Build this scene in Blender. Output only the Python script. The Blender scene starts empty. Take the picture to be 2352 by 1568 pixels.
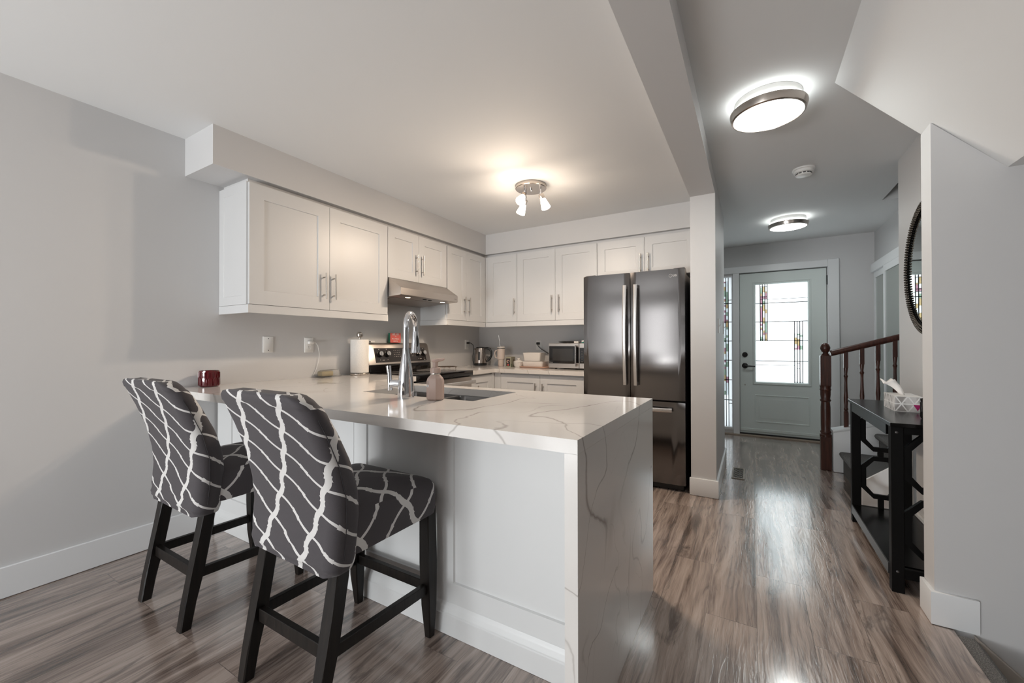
import bpy, bmesh, math, random
from mathutils import Vector, Matrix
random.seed(7)
S = bpy.context.scene
COL = S.collection
PI = math.pi

# ------------------------------------------------------------------ camera
CAM = Vector((2.9992, 0.0162, 1.1746))
yaw, pit, rol = math.radians(30.46), math.radians(0.3691), math.radians(-0.103)
fw = Vector((-math.sin(yaw)*math.cos(pit), math.cos(yaw)*math.cos(pit), math.sin(pit)))
rt = Vector((math.cos(yaw), math.sin(yaw), 0))
up = rt.cross(fw)
r2 = rt*math.cos(rol)+up*math.sin(rol)
u2 = -rt*math.sin(rol)+up*math.cos(rol)
cd = bpy.data.cameras.new('camera')
cd.sensor_width = 36; cd.lens = 932.92/2352*36; cd.clip_start = .02; cd.clip_end = 60
cam = bpy.data.objects.new('camera', cd); COL.objects.link(cam)
M = Matrix((r2, u2, -fw)).transposed().to_4x4(); M.translation = CAM
cam.matrix_world = M
S.camera = cam

# ------------------------------------------------------------------ world, exposure
W = bpy.data.worlds.new('world'); S.world = W; W.use_nodes = True
W.node_tree.nodes['Background'].inputs[0].default_value = (.93, .97, 1, 1)
W.node_tree.nodes['Background'].inputs[1].default_value = 2.0
S.view_settings.view_transform = 'Standard'; S.view_settings.look = 'None'
S.view_settings.gamma = 1; S.view_settings.exposure = -0.15
S.view_settings.use_curve_mapping = False
S.cycles.diffuse_bounces = 6; S.cycles.max_bounces = 12
S.cycles.sample_clamp_indirect = 4
S.cycles.caustics_reflective = False; S.cycles.caustics_refractive = False

def area(name, loc, aim, sx, sy, power, col=(1, 1, 1), spread=180):
    d = bpy.data.lights.new(name, 'AREA'); d.shape = 'RECTANGLE'; d.size = sx; d.size_y = sy
    d.energy = power; d.color = col; d.spread = math.radians(spread)
    o = bpy.data.objects.new(name, d); COL.objects.link(o); o.location = loc
    o.rotation_euler = (Vector(aim)-Vector(loc)).to_track_quat('-Z', 'Y').to_euler()
    return o
# daylight through the living-room patio door behind the camera, plus an added ceiling fill
area('patio_daylight', (1.05, -3.42, 1.15), (.1, 0, 1.35), 1.7, 2.0, 56, (.96, .985, 1))
area('ceiling_fill', (1.05, -3.40, .45), (.7, 0, 2.6), 1.7, .7, 128, (.95, .985, 1))  # added fill lamp, aimed up to brighten the ceiling
# daylight through the front door's glass and sidelight
area('entry_daylight', (3.32, 6.5, 1.35), (3.32, 5, 1.25), .6, 1.2, 9, (.95, 1, .985))
def spot(name, loc, dv, power, col, ang):
    d = bpy.data.lights.new(name, 'SPOT'); d.energy = power; d.color = col; d.spot_size = math.radians(ang); d.spot_blend = .8; d.shadow_soft_size = .03
    o = bpy.data.objects.new(name, d); COL.objects.link(o); o.location = loc; o.rotation_euler = Vector(dv).to_track_quat('-Z', 'Y').to_euler(); return o
def bulb(name, loc, power, col, r=.03):
    d = bpy.data.lights.new(name, 'POINT'); d.energy = power; d.color = col; d.shadow_soft_size = r
    o = bpy.data.objects.new(name, d); COL.objects.link(o); o.location = loc; return o

# ------------------------------------------------------------------ mesh helpers
def B(): return bmesh.new()
def box(bm, x0, x1, y0, y1, z0, z1, bev=0, seg=2):
    v = [bm.verts.new((x, y, z)) for z in (z0, z1) for y in (y0, y1) for x in (x0, x1)]
    fs = [(0, 2, 3, 1), (4, 5, 7, 6), (0, 1, 5, 4), (2, 6, 7, 3), (0, 4, 6, 2), (1, 3, 7, 5)]
    F = [bm.faces.new([v[i] for i in f]) for f in fs]
    if bev:
        es = list({e for f in F for e in f.edges})
        bmesh.ops.bevel(bm, geom=es, offset=bev, segments=seg, profile=.5, affect='EDGES')
    return v
def prism(bm, poly, w0, w1, mp=lambda u, v, w: (u, v, w), bev=0):
    a = [bm.verts.new(mp(u, v, w0)) for u, v in poly]; b = [bm.verts.new(mp(u, v, w1)) for u, v in poly]
    n = len(poly)
    F = [bm.faces.new(a[::-1]), bm.faces.new(b)]
    F += [bm.faces.new([a[i], a[(i+1) % n], b[(i+1) % n], b[i]]) for i in range(n)]
    if bev:
        es = list({e for f in F[:2] for e in f.edges})
        bmesh.ops.bevel(bm, geom=es, offset=bev, segments=2, profile=.5, affect='EDGES')
XZ = lambda u, v, w: (u, w, v)      # profile in x,z extruded along y
YZ = lambda u, v, w: (w, u, v)      # profile in y,z extruded along x
def loft(bm, rings, cap0=True, cap1=True, closed=True):
    R = [[bm.verts.new(p) for p in r] for r in rings]
    n = len(R[0])
    for a, b in zip(R, R[1:]):
        for i in range(n if closed else n-1):
            j = (i+1) % n
            bm.faces.new([a[i], a[j], b[j], b[i]])
    if cap0: bm.faces.new(R[0][::-1])
    if cap1: bm.faces.new(R[-1])
    return R
def tube(bm, pts, r, n=10, closed=False, sx=1, ref=None):
    P = [Vector(p) for p in pts]; m = len(P)
    rs = r if isinstance(r, (list, tuple)) else [r]*m
    rings = []; prev = None
    for i in range(m):
        if closed: t = P[(i+1) % m]-P[i-1]
        else: t = P[min(i+1, m-1)]-P[max(i-1, 0)]
        t.normalize()
        if prev is None:
            a = Vector(ref) if ref else (Vector((0, 0, 1)) if abs(t.z) < .9 else Vector((1, 0, 0)))
        else: a = prev
        a = (a-t*a.dot(t)).normalized(); prev = a; b = t.cross(a)
        rings.append([P[i]+a*math.cos(2*PI*k/n)*rs[i]*sx+b*math.sin(2*PI*k/n)*rs[i] for k in range(n)])
    if closed:
        R = [[bm.verts.new(p) for p in q] for q in rings]
        for i in range(m):
            a, b = R[i], R[(i+1) % m]
            for k in range(n): bm.faces.new([a[k], a[(k+1) % n], b[(k+1) % n], b[k]])
    else: loft(bm, rings)
def rod(bm, a, b, r, n=12): tube(bm, [a, b], r, n)
def bar(bm, a, b, w, h, upv=(0, 0, 1), bev=.002):
    a = Vector(a); b = Vector(b); t = (b-a).normalized(); u = Vector(upv); u = (u-t*u.dot(t)).normalized(); s = t.cross(u)
    c = [(-1, -1), (1, -1), (1, 1), (-1, 1)]
    R = loft(bm, [[p+s*(i*w/2)+u*(j*h/2) for i, j in c] for p in (a, b)])
    if bev:
        es = list({e for r in R for v in r for e in v.link_edges})
        bmesh.ops.bevel(bm, geom=es, offset=bev, segments=1, affect='EDGES')
def lathe(bm, prof, c=(0, 0, 0), n=28, ax='z'):
    c = Vector(c); rings = []
    def pt(r, h, a):
        if ax == 'z': return c+Vector((r*math.cos(a), r*math.sin(a), h))
        if ax == 'x': return c+Vector((h, r*math.cos(a), r*math.sin(a)))
        return c+Vector((r*math.cos(a), h, r*math.sin(a)))
    prof = [(max(r, 1e-4), h) for r, h in prof]
    loft(bm, [[pt(r, h, 2*PI*k/n) for k in range(n)] for r, h in prof])
def rrect(hx, hy, r, n=5):
    out = []
    for cx, cy, a0 in ((hx-r, hy-r, 0), (-hx+r, hy-r, PI/2), (-hx+r, -hy+r, PI), (hx-r, -hy+r, 1.5*PI)):
        for k in range(n+1):
            a = a0+PI/2*k/n; out.append((cx+r*math.cos(a), cy+r*math.sin(a)))
    return out
def cells(bm, us, vs, keep, w0, w1, mp=lambda u, v, w: (u, v, w)):
    V = {}
    def vt(i, j, k):
        if (i, j, k) not in V: V[i, j, k] = bm.verts.new(mp(us[i], vs[j], (w0, w1)[k]))
        return V[i, j, k]
    K = {(i, j) for i in range(len(us)-1) for j in range(len(vs)-1) if keep(i, j)}
    for i, j in K:
        bm.faces.new([vt(i, j, 1), vt(i+1, j, 1), vt(i+1, j+1, 1), vt(i, j+1, 1)])
        bm.faces.new([vt(i, j, 0), vt(i, j+1, 0), vt(i+1, j+1, 0), vt(i+1, j, 0)])
        for di, dj, a, b in ((0, -1, (i, j), (i+1, j)), (1, 0, (i+1, j), (i+1, j+1)), (0, 1, (i+1, j+1), (i, j+1)), (-1, 0, (i, j+1), (i, j))):
            if (i+di, j+dj) not in K:
                bm.faces.new([vt(*a, 0), vt(*b, 0), vt(*b, 1), vt(*a, 1)])
def shaker(bm, u0, u1, v0, v1, w0, w1, mp, rail=.06, rec=.007, panels=None, rb=None):
    """flat-panel door: frame with recessed panels; mp maps (u,v,w)->world, w outward"""
    rb = rb or rail
    panels = panels or [(u0+rail, u1-rail, v0+rb, v1-rb)]
    us = sorted({u0, u1} | {p[0] for p in panels} | {p[1] for p in panels})
    vs = sorted({v0, v1} | {p[2] for p in panels} | {p[3] for p in panels})
    inp = lambda u, v: any(p[0] < u < p[1] and p[2] < v < p[3] for p in panels)
    V = {}
    def vt(i, j):
        if (i, j) not in V: V[i, j] = bm.verts.new(mp(us[i], vs[j], w1))
        return V[i, j]
    for i in range(len(us)-1):
        for j in range(len(vs)-1):
            if not inp((us[i]+us[i+1])/2, (vs[j]+vs[j+1])/2):
                bm.faces.new([vt(i, j), vt(i+1, j), vt(i+1, j+1), vt(i, j+1)])
    for p in panels:
        e = .003
        I = [i for i in range(len(us)) if p[0]-1e-6 <= us[i] <= p[1]+1e-6]; J = [j for j in range(len(vs)) if p[2]-1e-6 <= vs[j] <= p[3]+1e-6]
        loop = [(i, J[0]) for i in I]+[(I[-1], j) for j in J[1:]]+[(i, J[-1]) for i in I[-2::-1]]+[(I[0], j) for j in J[-2:0:-1]]
        a = [vt(*q) for q in loop]
        cl = lambda x, lo, hi: min(max(x, lo+e), hi-e)
        b = [bm.verts.new(mp(cl(us[i], p[0], p[1]), cl(vs[j], p[2], p[3]), w1-rec)) for i, j in loop]
        for k in range(len(a)): bm.faces.new([a[k], a[(k+1) % len(a)], b[(k+1) % len(a)], b[k]])
        bm.faces.new(b)
    I, J = range(len(us)), range(len(vs))
    loop = [(i, 0) for i in I]+[(len(us)-1, j) for j in J][1:]+[(i, len(vs)-1) for i in I][-2::-1]+[(0, j) for j in J][-2:0:-1]
    a = [vt(*q) for q in loop]; b = [bm.verts.new(mp(us[i], vs[j], w0)) for i, j in loop]
    for k in range(len(a)): bm.faces.new([a[k], b[k], b[(k+1) % len(a)], a[(k+1) % len(a)]])
    bm.faces.new(b[::-1])

def world_of(o):
    l = Vector((0, 0, 0))
    while o: l += o.location; o = o.parent
    return l
def obj(name, bm, m, parent=None, smooth=35, loc=None):
    bmesh.ops.recalc_face_normals(bm, faces=bm.faces[:])
    me = bpy.data.meshes.new(name)
    base = world_of(parent) if parent else (Vector(loc) if loc else Vector((0, 0, 0)))
    bmesh.ops.translate(bm, verts=bm.verts[:], vec=-base)
    bm.to_mesh(me); bm.free()
    if smooth:
        me.polygons.foreach_set('use_smooth', [True]*len(me.polygons))
        me.set_sharp_from_angle(angle=math.radians(smooth))
    me.materials.append(m)
    o = bpy.data.objects.new(name, me); COL.objects.link(o)
    if parent: o.parent = parent
    elif loc: o.location = loc
    return o
def obj2(name, pairs, parent=None, smooth=35, loc=None):
    b0 = B()
    for k, (b, m) in enumerate(pairs):
        bmesh.ops.recalc_face_normals(b, faces=b.faces[:])
        for f in b.faces: f.material_index = k
        me = bpy.data.meshes.new('tmp'); b.to_mesh(me); b.free(); b0.from_mesh(me); bpy.data.meshes.remove(me)
    o = obj(name, b0, pairs[0][1], parent, smooth, loc)
    for _, m in pairs[1:]: o.data.materials.append(m)
    return o
def tag(o, label, cat, group=None):
    o['label'] = label; o['category'] = cat
    if group: o['group'] = group
    return o
def thing(name, label, cat, loc, group=None):
    o = bpy.data.objects.new(name, None); o.empty_display_size = .05; COL.objects.link(o); o.location = loc
    return tag(o, label, cat, group)
def struct(name, bm, m, smooth=35):
    o = obj(name, bm, m, None, smooth); o['kind'] = 'structure'; return o
def copy_tree(o, parent=None):
    c = o.copy(); COL.objects.link(c)
    if parent: c.parent = parent
    for ch in list(o.children): copy_tree(ch, c)
    return c
def text_bm(s, size, mp, depth=.0008, align='LEFT', bold=0):
    cu = bpy.data.curves.new('t', 'FONT'); cu.body = s; cu.size = size; cu.extrude = depth/2; cu.align_x = align; cu.offset = bold; cu.resolution_u = 3
    to = bpy.data.objects.new('t', cu); COL.objects.link(to)
    bpy.context.view_layer.update()
    me = bpy.data.meshes.new_from_object(to.evaluated_get(bpy.context.evaluated_depsgraph_get()))
    bm = B(); bm.from_mesh(me)
    for v in bm.verts: v.co = Vector(mp(v.co.x, v.co.y, v.co.z+depth/2))
    bpy.data.objects.remove(to); bpy.data.curves.remove(cu); bpy.data.meshes.remove(me)
    return bm

# ------------------------------------------------------------------ materials
class N:
    def __init__(s, name):
        s.m = bpy.data.materials.new(name); s.m.use_nodes = True; s.t = s.m.node_tree
        s.b = s.t.nodes['Principled BSDF']; s.o = s.t.nodes['Material Output']
    def n(s, typ, **k):
        x = s.t.nodes.new(typ)
        for a, v in k.items(): setattr(x, a, v)
        return x
    def l(s, a, b): s.t.links.new(a, b)
    def v(s, x, sock):
        if isinstance(x, (int, float)): sock.default_value = x
        elif isinstance(x, (tuple, list)): sock.default_value = tuple(x)+((1,) if len(sock.default_value) == 4 and len(x) == 3 else ())
        else: s.l(x, sock)
    def math(s, op, a, b=0, c=0):
        x = s.n('ShaderNodeMath', operation=op)
        s.v(a, x.inputs[0]); s.v(b, x.inputs[1]); s.v(c, x.inputs[2]); return x.outputs[0]
    def co(s, kind='Object'): return s.n('ShaderNodeTexCoord').outputs[kind]
    def mapping(s, vec, sc=(1, 1, 1), rot=(0, 0, 0), loc=(0, 0, 0)):
        x = s.n('ShaderNodeMapping'); s.l(vec, x.inputs[0]); s.v(loc, x.inputs[1]); s.v(rot, x.inputs[2]); s.v(sc, x.inputs[3]); return x.outputs[0]
    def noise(s, vec, sc, det=3, rough=.5, dist=0):
        x = s.n('ShaderNodeTexNoise'); s.l(vec, x.inputs['Vector']); s.v(sc, x.inputs['Scale']); s.v(det, x.inputs['Detail']); s.v(rough, x.inputs['Roughness']); s.v(dist, x.inputs['Distortion']); return x.outputs['Fac']
    def ramp(s, f, stops):
        x = s.n('ShaderNodeValToRGB'); e = x.color_ramp.elements
        while len(e) < len(stops): e.new(.5)
        for k, (p, c) in enumerate(stops):
            e[k].position = p; e[k].color = (c, c, c, 1) if isinstance(c, (int, float)) else (*c, 1)
        s.l(f, x.inputs[0]); return x.outputs[0]
    def mix(s, f, a, b):
        x = s.n('ShaderNodeMix', data_type='RGBA'); s.v(f, x.inputs[0]); s.v(a, x.inputs[6]); s.v(b, x.inputs[7]); return x.outputs[2]
    def bump(s, h, st=.2, d=.01):
        x = s.n('ShaderNodeBump'); s.v(st, x.inputs['Strength']); s.v(d, x.inputs['Distance']); s.l(h, x.inputs['Height']); s.l(x.outputs[0], s.b.inputs['Normal'])
    def set(s, **k):
        for a, v in k.items(): s.v(v, s.b.inputs[a.replace('_', ' ')])
        return s
_mc = {}
def mat(name, col, rough=.5, metal=0, **k):
    if name not in _mc:
        x = N(name); x.set(Base_Color=col, Roughness=rough, Metallic=metal, **k); _mc[name] = x.m
    return _mc[name]
def paint(name, col, rough=.6, bs=.04):
    x = N(name); x.set(Base_Color=col, Roughness=rough)
    h = x.noise(x.co(), 140, 2); x.bump(h, bs, .002); return x.m
def brushed(name, col, rough=.28, axis=2, metal=1.0, amt=.12, bs=.03):
    x = N(name); sc = [260, 260, 260]; sc[axis] = 1.5
    h = x.noise(x.mapping(x.co(), sc), 1, 2)
    x.set(Base_Color=col, Metallic=metal)
    r = x.math('MULTIPLY_ADD', h, amt, rough-amt/2); x.l(r, x.b.inputs['Roughness'])
    x.bump(h, bs, .002)
    return x.m
def wood(name, c1, c2, rough=.45, sc=(45, 45, 2.5), bs=.25):
    x = N(name); c = x.co()
    n = x.noise(x.mapping(c, sc), 1.6, 4, .6, .4)
    x.l(x.ramp(n, [(.3, c1), (.7, c2)]), x.b.inputs['Base Color']); x.set(Roughness=rough); x.bump(n, bs, .002); return x.m
def emis(name, col, st):
    x = N(name); x.set(Base_Color=col, Emission_Color=col, Emission_Strength=st, Roughness=.5); return x.m

WALL = paint('wall_paint', (.60, .595, .595), .55)
CEIL = paint('ceiling_paint', (.745, .75, .75), .8)
TRIM = paint('trim_paint', (.76, .77, .78), .35, .01)
CAB = paint('cabinet_lacquer', (.62, .62, .62), .38, .01)
PANEL = paint('peninsula_lacquer', (.66, .665, .665), .38, .01)
DOORP = paint('entry_door_paint', (.68, .74, .72), .4, .02)
CHROME = mat('chrome', (.78, .79, .82), .06, 1)
NICKEL = brushed('brushed_nickel', (.56, .52, .48), .28)
SSTEEL = brushed('fridge_steel', (.175, .165, .162), .17, 2, 1, .02, 0.0)
_t = SSTEEL.node_tree; _g = _t.nodes.new('ShaderNodeTangent'); _g.direction_type = 'RADIAL'; _g.axis = 'Z'
_t.nodes['Principled BSDF'].inputs['Anisotropic'].default_value = .88; _t.links.new(_g.outputs[0], _t.nodes['Principled BSDF'].inputs['Tangent'])
SSH = brushed('hood_steel', (.52, .47, .43), .34, 1)
STEELH = brushed('handle_steel', (.66, .64, .62), .25, 2)
SINKM = brushed('sink_steel', (.13, .124, .12), .3, 0)
MWST = brushed('microwave_steel', (.50, .46, .43), .34, 0)
BLACK = mat('black_plastic', (.012, .012, .012), .35)
BLKGL = mat('black_glass', (.006, .005, .005), .05)
DARK = mat('dark_gap', (.02, .02, .02), .8)
DKGREY = mat('dark_grey_side', (.05, .045, .045), .4)
WPLAST = mat('white_plastic', (.80, .79, .77), .35)
WCER = mat('white_ceramic', (.74, .70, .66), .2)
GLASS = mat('clear_glass', (1, 1, 1), .03, Transmission_Weight=1.0, IOR=1.45)
BLKW = wood('espresso_wood', (.0025, .002, .0018), (.013, .0095, .0075), .4)
BLKW.node_tree.nodes['Principled BSDF'].inputs['Specular IOR Level'].default_value = .3
BRNW = wood('walnut_stain', (.035, .012, .008), (.10, .034, .022), .32)
BLKT = mat('black_lacquer', (.003, .0028, .0028), .22, Specular_IOR_Level=.2)
BLKL = mat('black_leg_lacquer', (.003, .0028, .0028), .45, Specular_IOR_Level=.12)
KNOBM = mat('bronze_black', (.006, .006, .006), .4)

def floor_mat():
    x = N('laminate_planks'); c = x.co()
    s = x.n('ShaderNodeSeparateXYZ'); x.l(c, s.inputs[0])
    cb = x.n('ShaderNodeCombineXYZ'); x.l(s.outputs[1], cb.inputs[0]); x.l(x.math('ADD', s.outputs[0], -.143), cb.inputs[1])
    br = x.n('ShaderNodeTexBrick', offset=.37, offset_frequency=2); x.l(cb.outputs[0], br.inputs['Vector'])
    for k, v in dict(Scale=1, Mortar_Size=.0011, Mortar_Smooth=.3, Bias=0, Brick_Width=1.215, Row_Height=.1915).items(): br.inputs[k.replace('_', ' ')].default_value = v
    br.inputs['Color1'].default_value = (0, 0, 0, 1); br.inputs['Color2'].default_value = (1, 1, 1, 1); br.inputs['Mortar'].default_value = (.5, .5, .5, 1)
    rnd = x.n('ShaderNodeSeparateColor'); x.l(br.outputs['Color'], rnd.inputs[0]); rnd = rnd.outputs[0]
    off = x.n('ShaderNodeCombineXYZ'); x.l(x.math('MULTIPLY', rnd, 37.0), off.inputs[0]); x.l(x.math('MULTIPLY', rnd, 91.0), off.inputs[1]); x.l(x.math('MULTIPLY', rnd, 13.0), off.inputs[2])
    va = x.n('ShaderNodeVectorMath', operation='ADD'); x.l(c, va.inputs[0]); x.l(off.outputs[0], va.inputs[1]); p = va.outputs[0]
    wv = x.noise(x.mapping(p, (2.6, .9, 1)), 1.6, 2, .5)
    wv2 = x.noise(x.mapping(p, (14, 3.2, 1)), 1.2, 2, .5)
    cx_ = x.n('ShaderNodeCombineXYZ'); x.l(x.math('MULTIPLY_ADD', wv, .07, x.math('MULTIPLY', wv2, .007)), cx_.inputs[0])
    vw = x.n('ShaderNodeVectorMath', operation='ADD'); x.l(p, vw.inputs[0]); x.l(cx_.outputs[0], vw.inputs[1]); q = vw.outputs[0]   # bent grain
    big = x.noise(x.mapping(q, (7, .55, 1)), 1.5, 4, .6, .5)
    med = x.noise(x.mapping(q, (30, 1.5, 1)), 1.2, 5, .68, .8)
    fine = x.noise(x.mapping(q, (120, 3.2, 1)), 1.2, 4, .65, .3)
    ring = x.math('MULTIPLY_ADD', x.math('SINE', x.math('MULTIPLY', x.noise(x.mapping(q, (5, .45, 1)), 1.3, 1, .4), 75)), .5, .5)
    t = x.math('MULTIPLY_ADD', big, 1.15, x.math('MULTIPLY', med, .75))
    t = x.math('MULTIPLY_ADD', fine, .42, t)
    t = x.math('MULTIPLY_ADD', ring, .075, t)
    t = x.math('MULTIPLY_ADD', rnd, .13, t)
    t = x.math('ADD', t, -.75)
    col = x.ramp(t, [(.20, (.060, .045, .038)), (.36, (.165, .122, .102)), (.52, (.305, .238, .203)), (.74, (.450, .368, .322))])
    knot = x.noise(x.mapping(q, (10, 1.7, 1)), 1.3, 5, .65, 1.2)
    col = x.mix(x.ramp(knot, [(.58, 0), (.70, .8)]), col, (.075, .057, .048))
    ln = x.math('ABSOLUTE', x.math('SUBTRACT', x.noise(x.mapping(q, (26, .9, 1)), 1.2, 3, .6, .6), .5))
    lm = x.math('MULTIPLY', x.ramp(ln, [(0, 1), (.022, 0)]), x.ramp(x.noise(x.mapping(p, (5, .8, 1)), 1.2, 2), [(.42, 0), (.60, 1)]))
    col = x.mix(x.math('MULTIPLY', lm, .5), col, (.06, .046, .039))
    col = x.mix(x.math('MULTIPLY', br.outputs['Fac'], .55), col, (.05, .04, .035))
    x.l(col, x.b.inputs['Base Color'])
    x.set(Roughness=.2, Specular_IOR_Level=.7, Coat_Weight=.8, Coat_Roughness=.12, Coat_IOR=1.65)
    rip = x.noise(x.mapping(p, (46, 6, 1)), 1.0, 2, .45, 1.5)
    h = x.math('MULTIPLY_ADD', fine, .35, rip)
    h = x.math('MULTIPLY_ADD', br.outputs['Fac'], -.5, h)
    x.bump(h, .24, .006); return x.m
def quartz_mat():
    x = N('veined_quartz'); c = x.co()
    wob = x.n('ShaderNodeTexNoise'); x.l(c, wob.inputs['Vector']); wob.inputs['Scale'].default_value = 2.2; wob.inputs['Detail'].default_value = 5
    va = x.n('ShaderNodeVectorMath', operation='MULTIPLY_ADD'); x.l(wob.outputs['Color'], va.inputs[0]); va.inputs[1].default_value = (.22, .22, .22); x.l(c, va.inputs[2])
    p = va.outputs[0]
    def vein(sc, rot, w, lo, seed, scale):
        n = x.noise(x.mapping(p, sc, rot, (seed, seed*.7, seed*1.3)), scale, 1.5, .45)
        d = x.math('ABSOLUTE', x.math('SUBTRACT', n, .5))
        m = x.ramp(d, [(0, 1), (w*.5, .75), (w, 0)])
        k = x.noise(x.mapping(c, (1, 1, 1), (0, 0, 0), (seed*2, 3, seed)), 1.6, 2)
        return x.math('MULTIPLY', m, x.ramp(k, [(lo, 0), (lo+.14, 1)]))
    a = vein((1.0, .42, .55), (.5, .3, .95), .0042, .40, 3.1, 2.0)
    b = vein((.5, 1.0, .5), (.2, .6, .3), .0034, .45, 11.7, 2.4)
    d = vein((.8, .55, .35), (.3, .1, -.7), .016, .56, 23.4, 1.1)
    e = vein((1, 1, .6), (.4, .9, .2), .003, .47, 41.3, 4.2)
    col = x.mix(x.noise(c, 3, 3), (.665, .635, .605), (.705, .68, .655))
    col = x.mix(x.math('MULTIPLY', d, .5), col, (.42, .38, .34))
    col = x.mix(x.math('MULTIPLY', e, .35), col, (.30, .26, .23))
    col = x.mix(x.math('MULTIPLY', b, .6), col, (.24, .205, .18))
    col = x.mix(x.math('MULTIPLY', a, .75), col, (.20, .165, .14))
    x.l(col, x.b.inputs['Base Color']); x.set(Roughness=.11, Specular_IOR_Level=.5); return x.m
def trellis_mat():
    # UV holds lattice coordinates: a printed line runs through every whole number
    x = N('trellis_stretch_cover'); uv = x.co('UV')
    s = x.n('ShaderNodeSeparateXYZ'); x.l(uv, s.inputs[0]); U, V = s.outputs[0], s.outputs[1]
    sn = lambda q, k: x.math('SINE', x.math('MULTIPLY', q, k))
    a = x.math('ADD', U, x.math('MULTIPLY', sn(V, 2*PI), .065)); b = x.math('ADD', V, x.math('MULTIPLY', sn(U, 2*PI), .030))
    dist = lambda q: x.math('ABSOLUTE', x.math('SUBTRACT', x.math('FRACT', x.math('ADD', q, .5)), .5))
    da, db = dist(a), dist(b); du, dv = dist(U), dist(V)
    # the lines carry little barbs half way between the crossings
    barb = lambda other: x.math('MULTIPLY', x.math('MULTIPLY', x.math('GREATER_THAN', other, .40), x.math('LESS_THAN', other, .5)), x.math('MULTIPLY_ADD', other, -.32, .165))
    la = x.math('LESS_THAN', da, x.math('ADD', barb(dv), .048)); lb = x.math('LESS_THAN', db, x.math('MULTIPLY_ADD', barb(du), .6, .056))
    m = x.math('MAXIMUM', la, lb)
    c = x.co(); weave = x.noise(c, 700, 1)
    dk = x.mix(weave, (.040, .035, .039), (.066, .058, .063))
    x.l(x.mix(m, dk, (.60, .585, .57)), x.b.inputs['Base Color'])
    x.set(Roughness=.85, Sheen_Weight=.1)
    x.bump(weave, .08, .001); return x.m
def carpet_mat():
    x = N('speckled_carpet'); c = x.co()
    n = x.noise(c, 260, 2, .7)
    x.l(x.ramp(n, [(.35, (.07, .068, .065)), (.6, (.20, .195, .19)), (.7, (.40, .38, .35))]), x.b.inputs['Base Color'])
    x.set(Roughness=1); x.bump(n, .9, .006); return x.m
FLOOR = floor_mat(); QUARTZ = quartz_mat(); TRELLIS = trellis_mat(); CARPET = carpet_mat()

# ------------------------------------------------------------------ room shell
H = 2.44
ZC = .914                   # counter height
bm = B(); cells(bm, [-.15, 2.0, 3.71, 4.95], [-3.5, .9, 2.44, 4.75, 6.3], lambda i, j: not (i == 2 and j == 1), -.06, 0)
struct('floor', bm, FLOOR)
bm = B(); cells(bm, [-.15, 4.005, 5.3], [-3.5, 3.784, 4.768, 6.3], lambda i, j: not (i == 1 and j == 1), H, H+.12)
struct('ceiling', bm, CEIL)
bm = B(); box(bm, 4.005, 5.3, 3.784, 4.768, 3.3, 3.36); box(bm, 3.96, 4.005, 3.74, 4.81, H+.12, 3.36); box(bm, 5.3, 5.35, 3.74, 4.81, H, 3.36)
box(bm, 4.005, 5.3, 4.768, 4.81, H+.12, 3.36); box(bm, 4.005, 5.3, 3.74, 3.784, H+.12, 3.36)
struct('ceiling_stairwell', bm, mat('stairwell_unlit_tone', (.16, .155, .15), .8))  # colour darkened to stand in for the unlit shaft
bm = B(); box(bm, -.12, 0, -3.5, 4.41, 0, H); struct('wall_left', bm, WALL)
bm = B(); box(bm, 0, 2.7, 4.291, 4.41, 0, H); struct('wall_kitchen', bm, WALL)
bm = B(); box(bm, 2.5925, 2.769, 3.464, 4.60, 0, H); struct('wall_pillar', bm, WALL)
bm = B(); box(bm, 2.1, 2.7, 4.48, 4.60, 0, H); box(bm, 2.1, 2.2, 4.6, 6.3, 0, H); struct('wall_foyer', bm, WALL)
bm = B(); box(bm, 2.5925, 2.769, -3.5, 3.464, 2.325, H); struct('wall_header', bm, WALL)
bm = B(); cells(bm, [0, .351, 2.5925], [1.147, 3.921, 4.291], lambda i, j: i == 0 or j == 1, 2.2107, H); struct('wall_soffit', bm, WALL)
# front wall, with the openings of the entry door and sidelight
bm = B(); cells(bm, [2.1, 2.555, 2.80, 2.872, 3.782, 4.3], [0, .055, 2.062, 2.085, H], lambda i, j: not ((i == 1 and j == 1) or (i == 3 and j < 3)), 6.061, 6.20, XZ)
struct('wall_front', bm, WALL)
bm = B(); box(bm, 4.2115, 4.33, 4.85, 6.2, 0, H); struct('wall_closet', bm, WALL)
bm = B(); box(bm, 3.882, 5.3, 2.506, 3.784, -1.2, H); struct('wall_mirror', bm, WALL)
bm = B(); prism(bm, [(3.6585, 0), (3.6585, 2.107), (3.878, 1.871), (4.9, 1.871), (4.9, 0)], 2.39, 2.5055, XZ); prism(bm, [(3.7115, 0), (4.9, 0), (4.9, -1.3), (3.7115, -1.3)], 2.39, 2.439, XZ); struct('wall_right', bm, WALL)
bm = B(); prism(bm, [(3.357, H), (3.878, 1.8713), (4.9, 1.8713), (4.9, H)], -3.4, 2.506, XZ); struct('ceiling_slope', bm, CEIL)
bm = B(); box(bm, 4.8, 4.95, -3.5, 2.39, -1.3, 1.8713); struct('wall_stairside', bm, mat('stairside_bounce_cut', (.20, .19, .18), .7))  # unseen wall, made dark to cut bounce light on the waterfall end
bm = B(); box(bm, 3.66, 4.8, .82, .9, -1.3, -.061); struct('wall_basement', bm, WALL)
bm = B(); box(bm, 3.71, 4.8, .9, 2.39, -1.3, -1.25); struct('floor_basement', bm, CARPET)
bm = B(); cells(bm, [-.12, .15, 1.95, 4.95], [0, .06, 2.15, H], lambda i, j: not (i == 1 and j == 1), -3.4, -3.26, XZ); struct('wall_back', bm, WALL)
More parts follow.
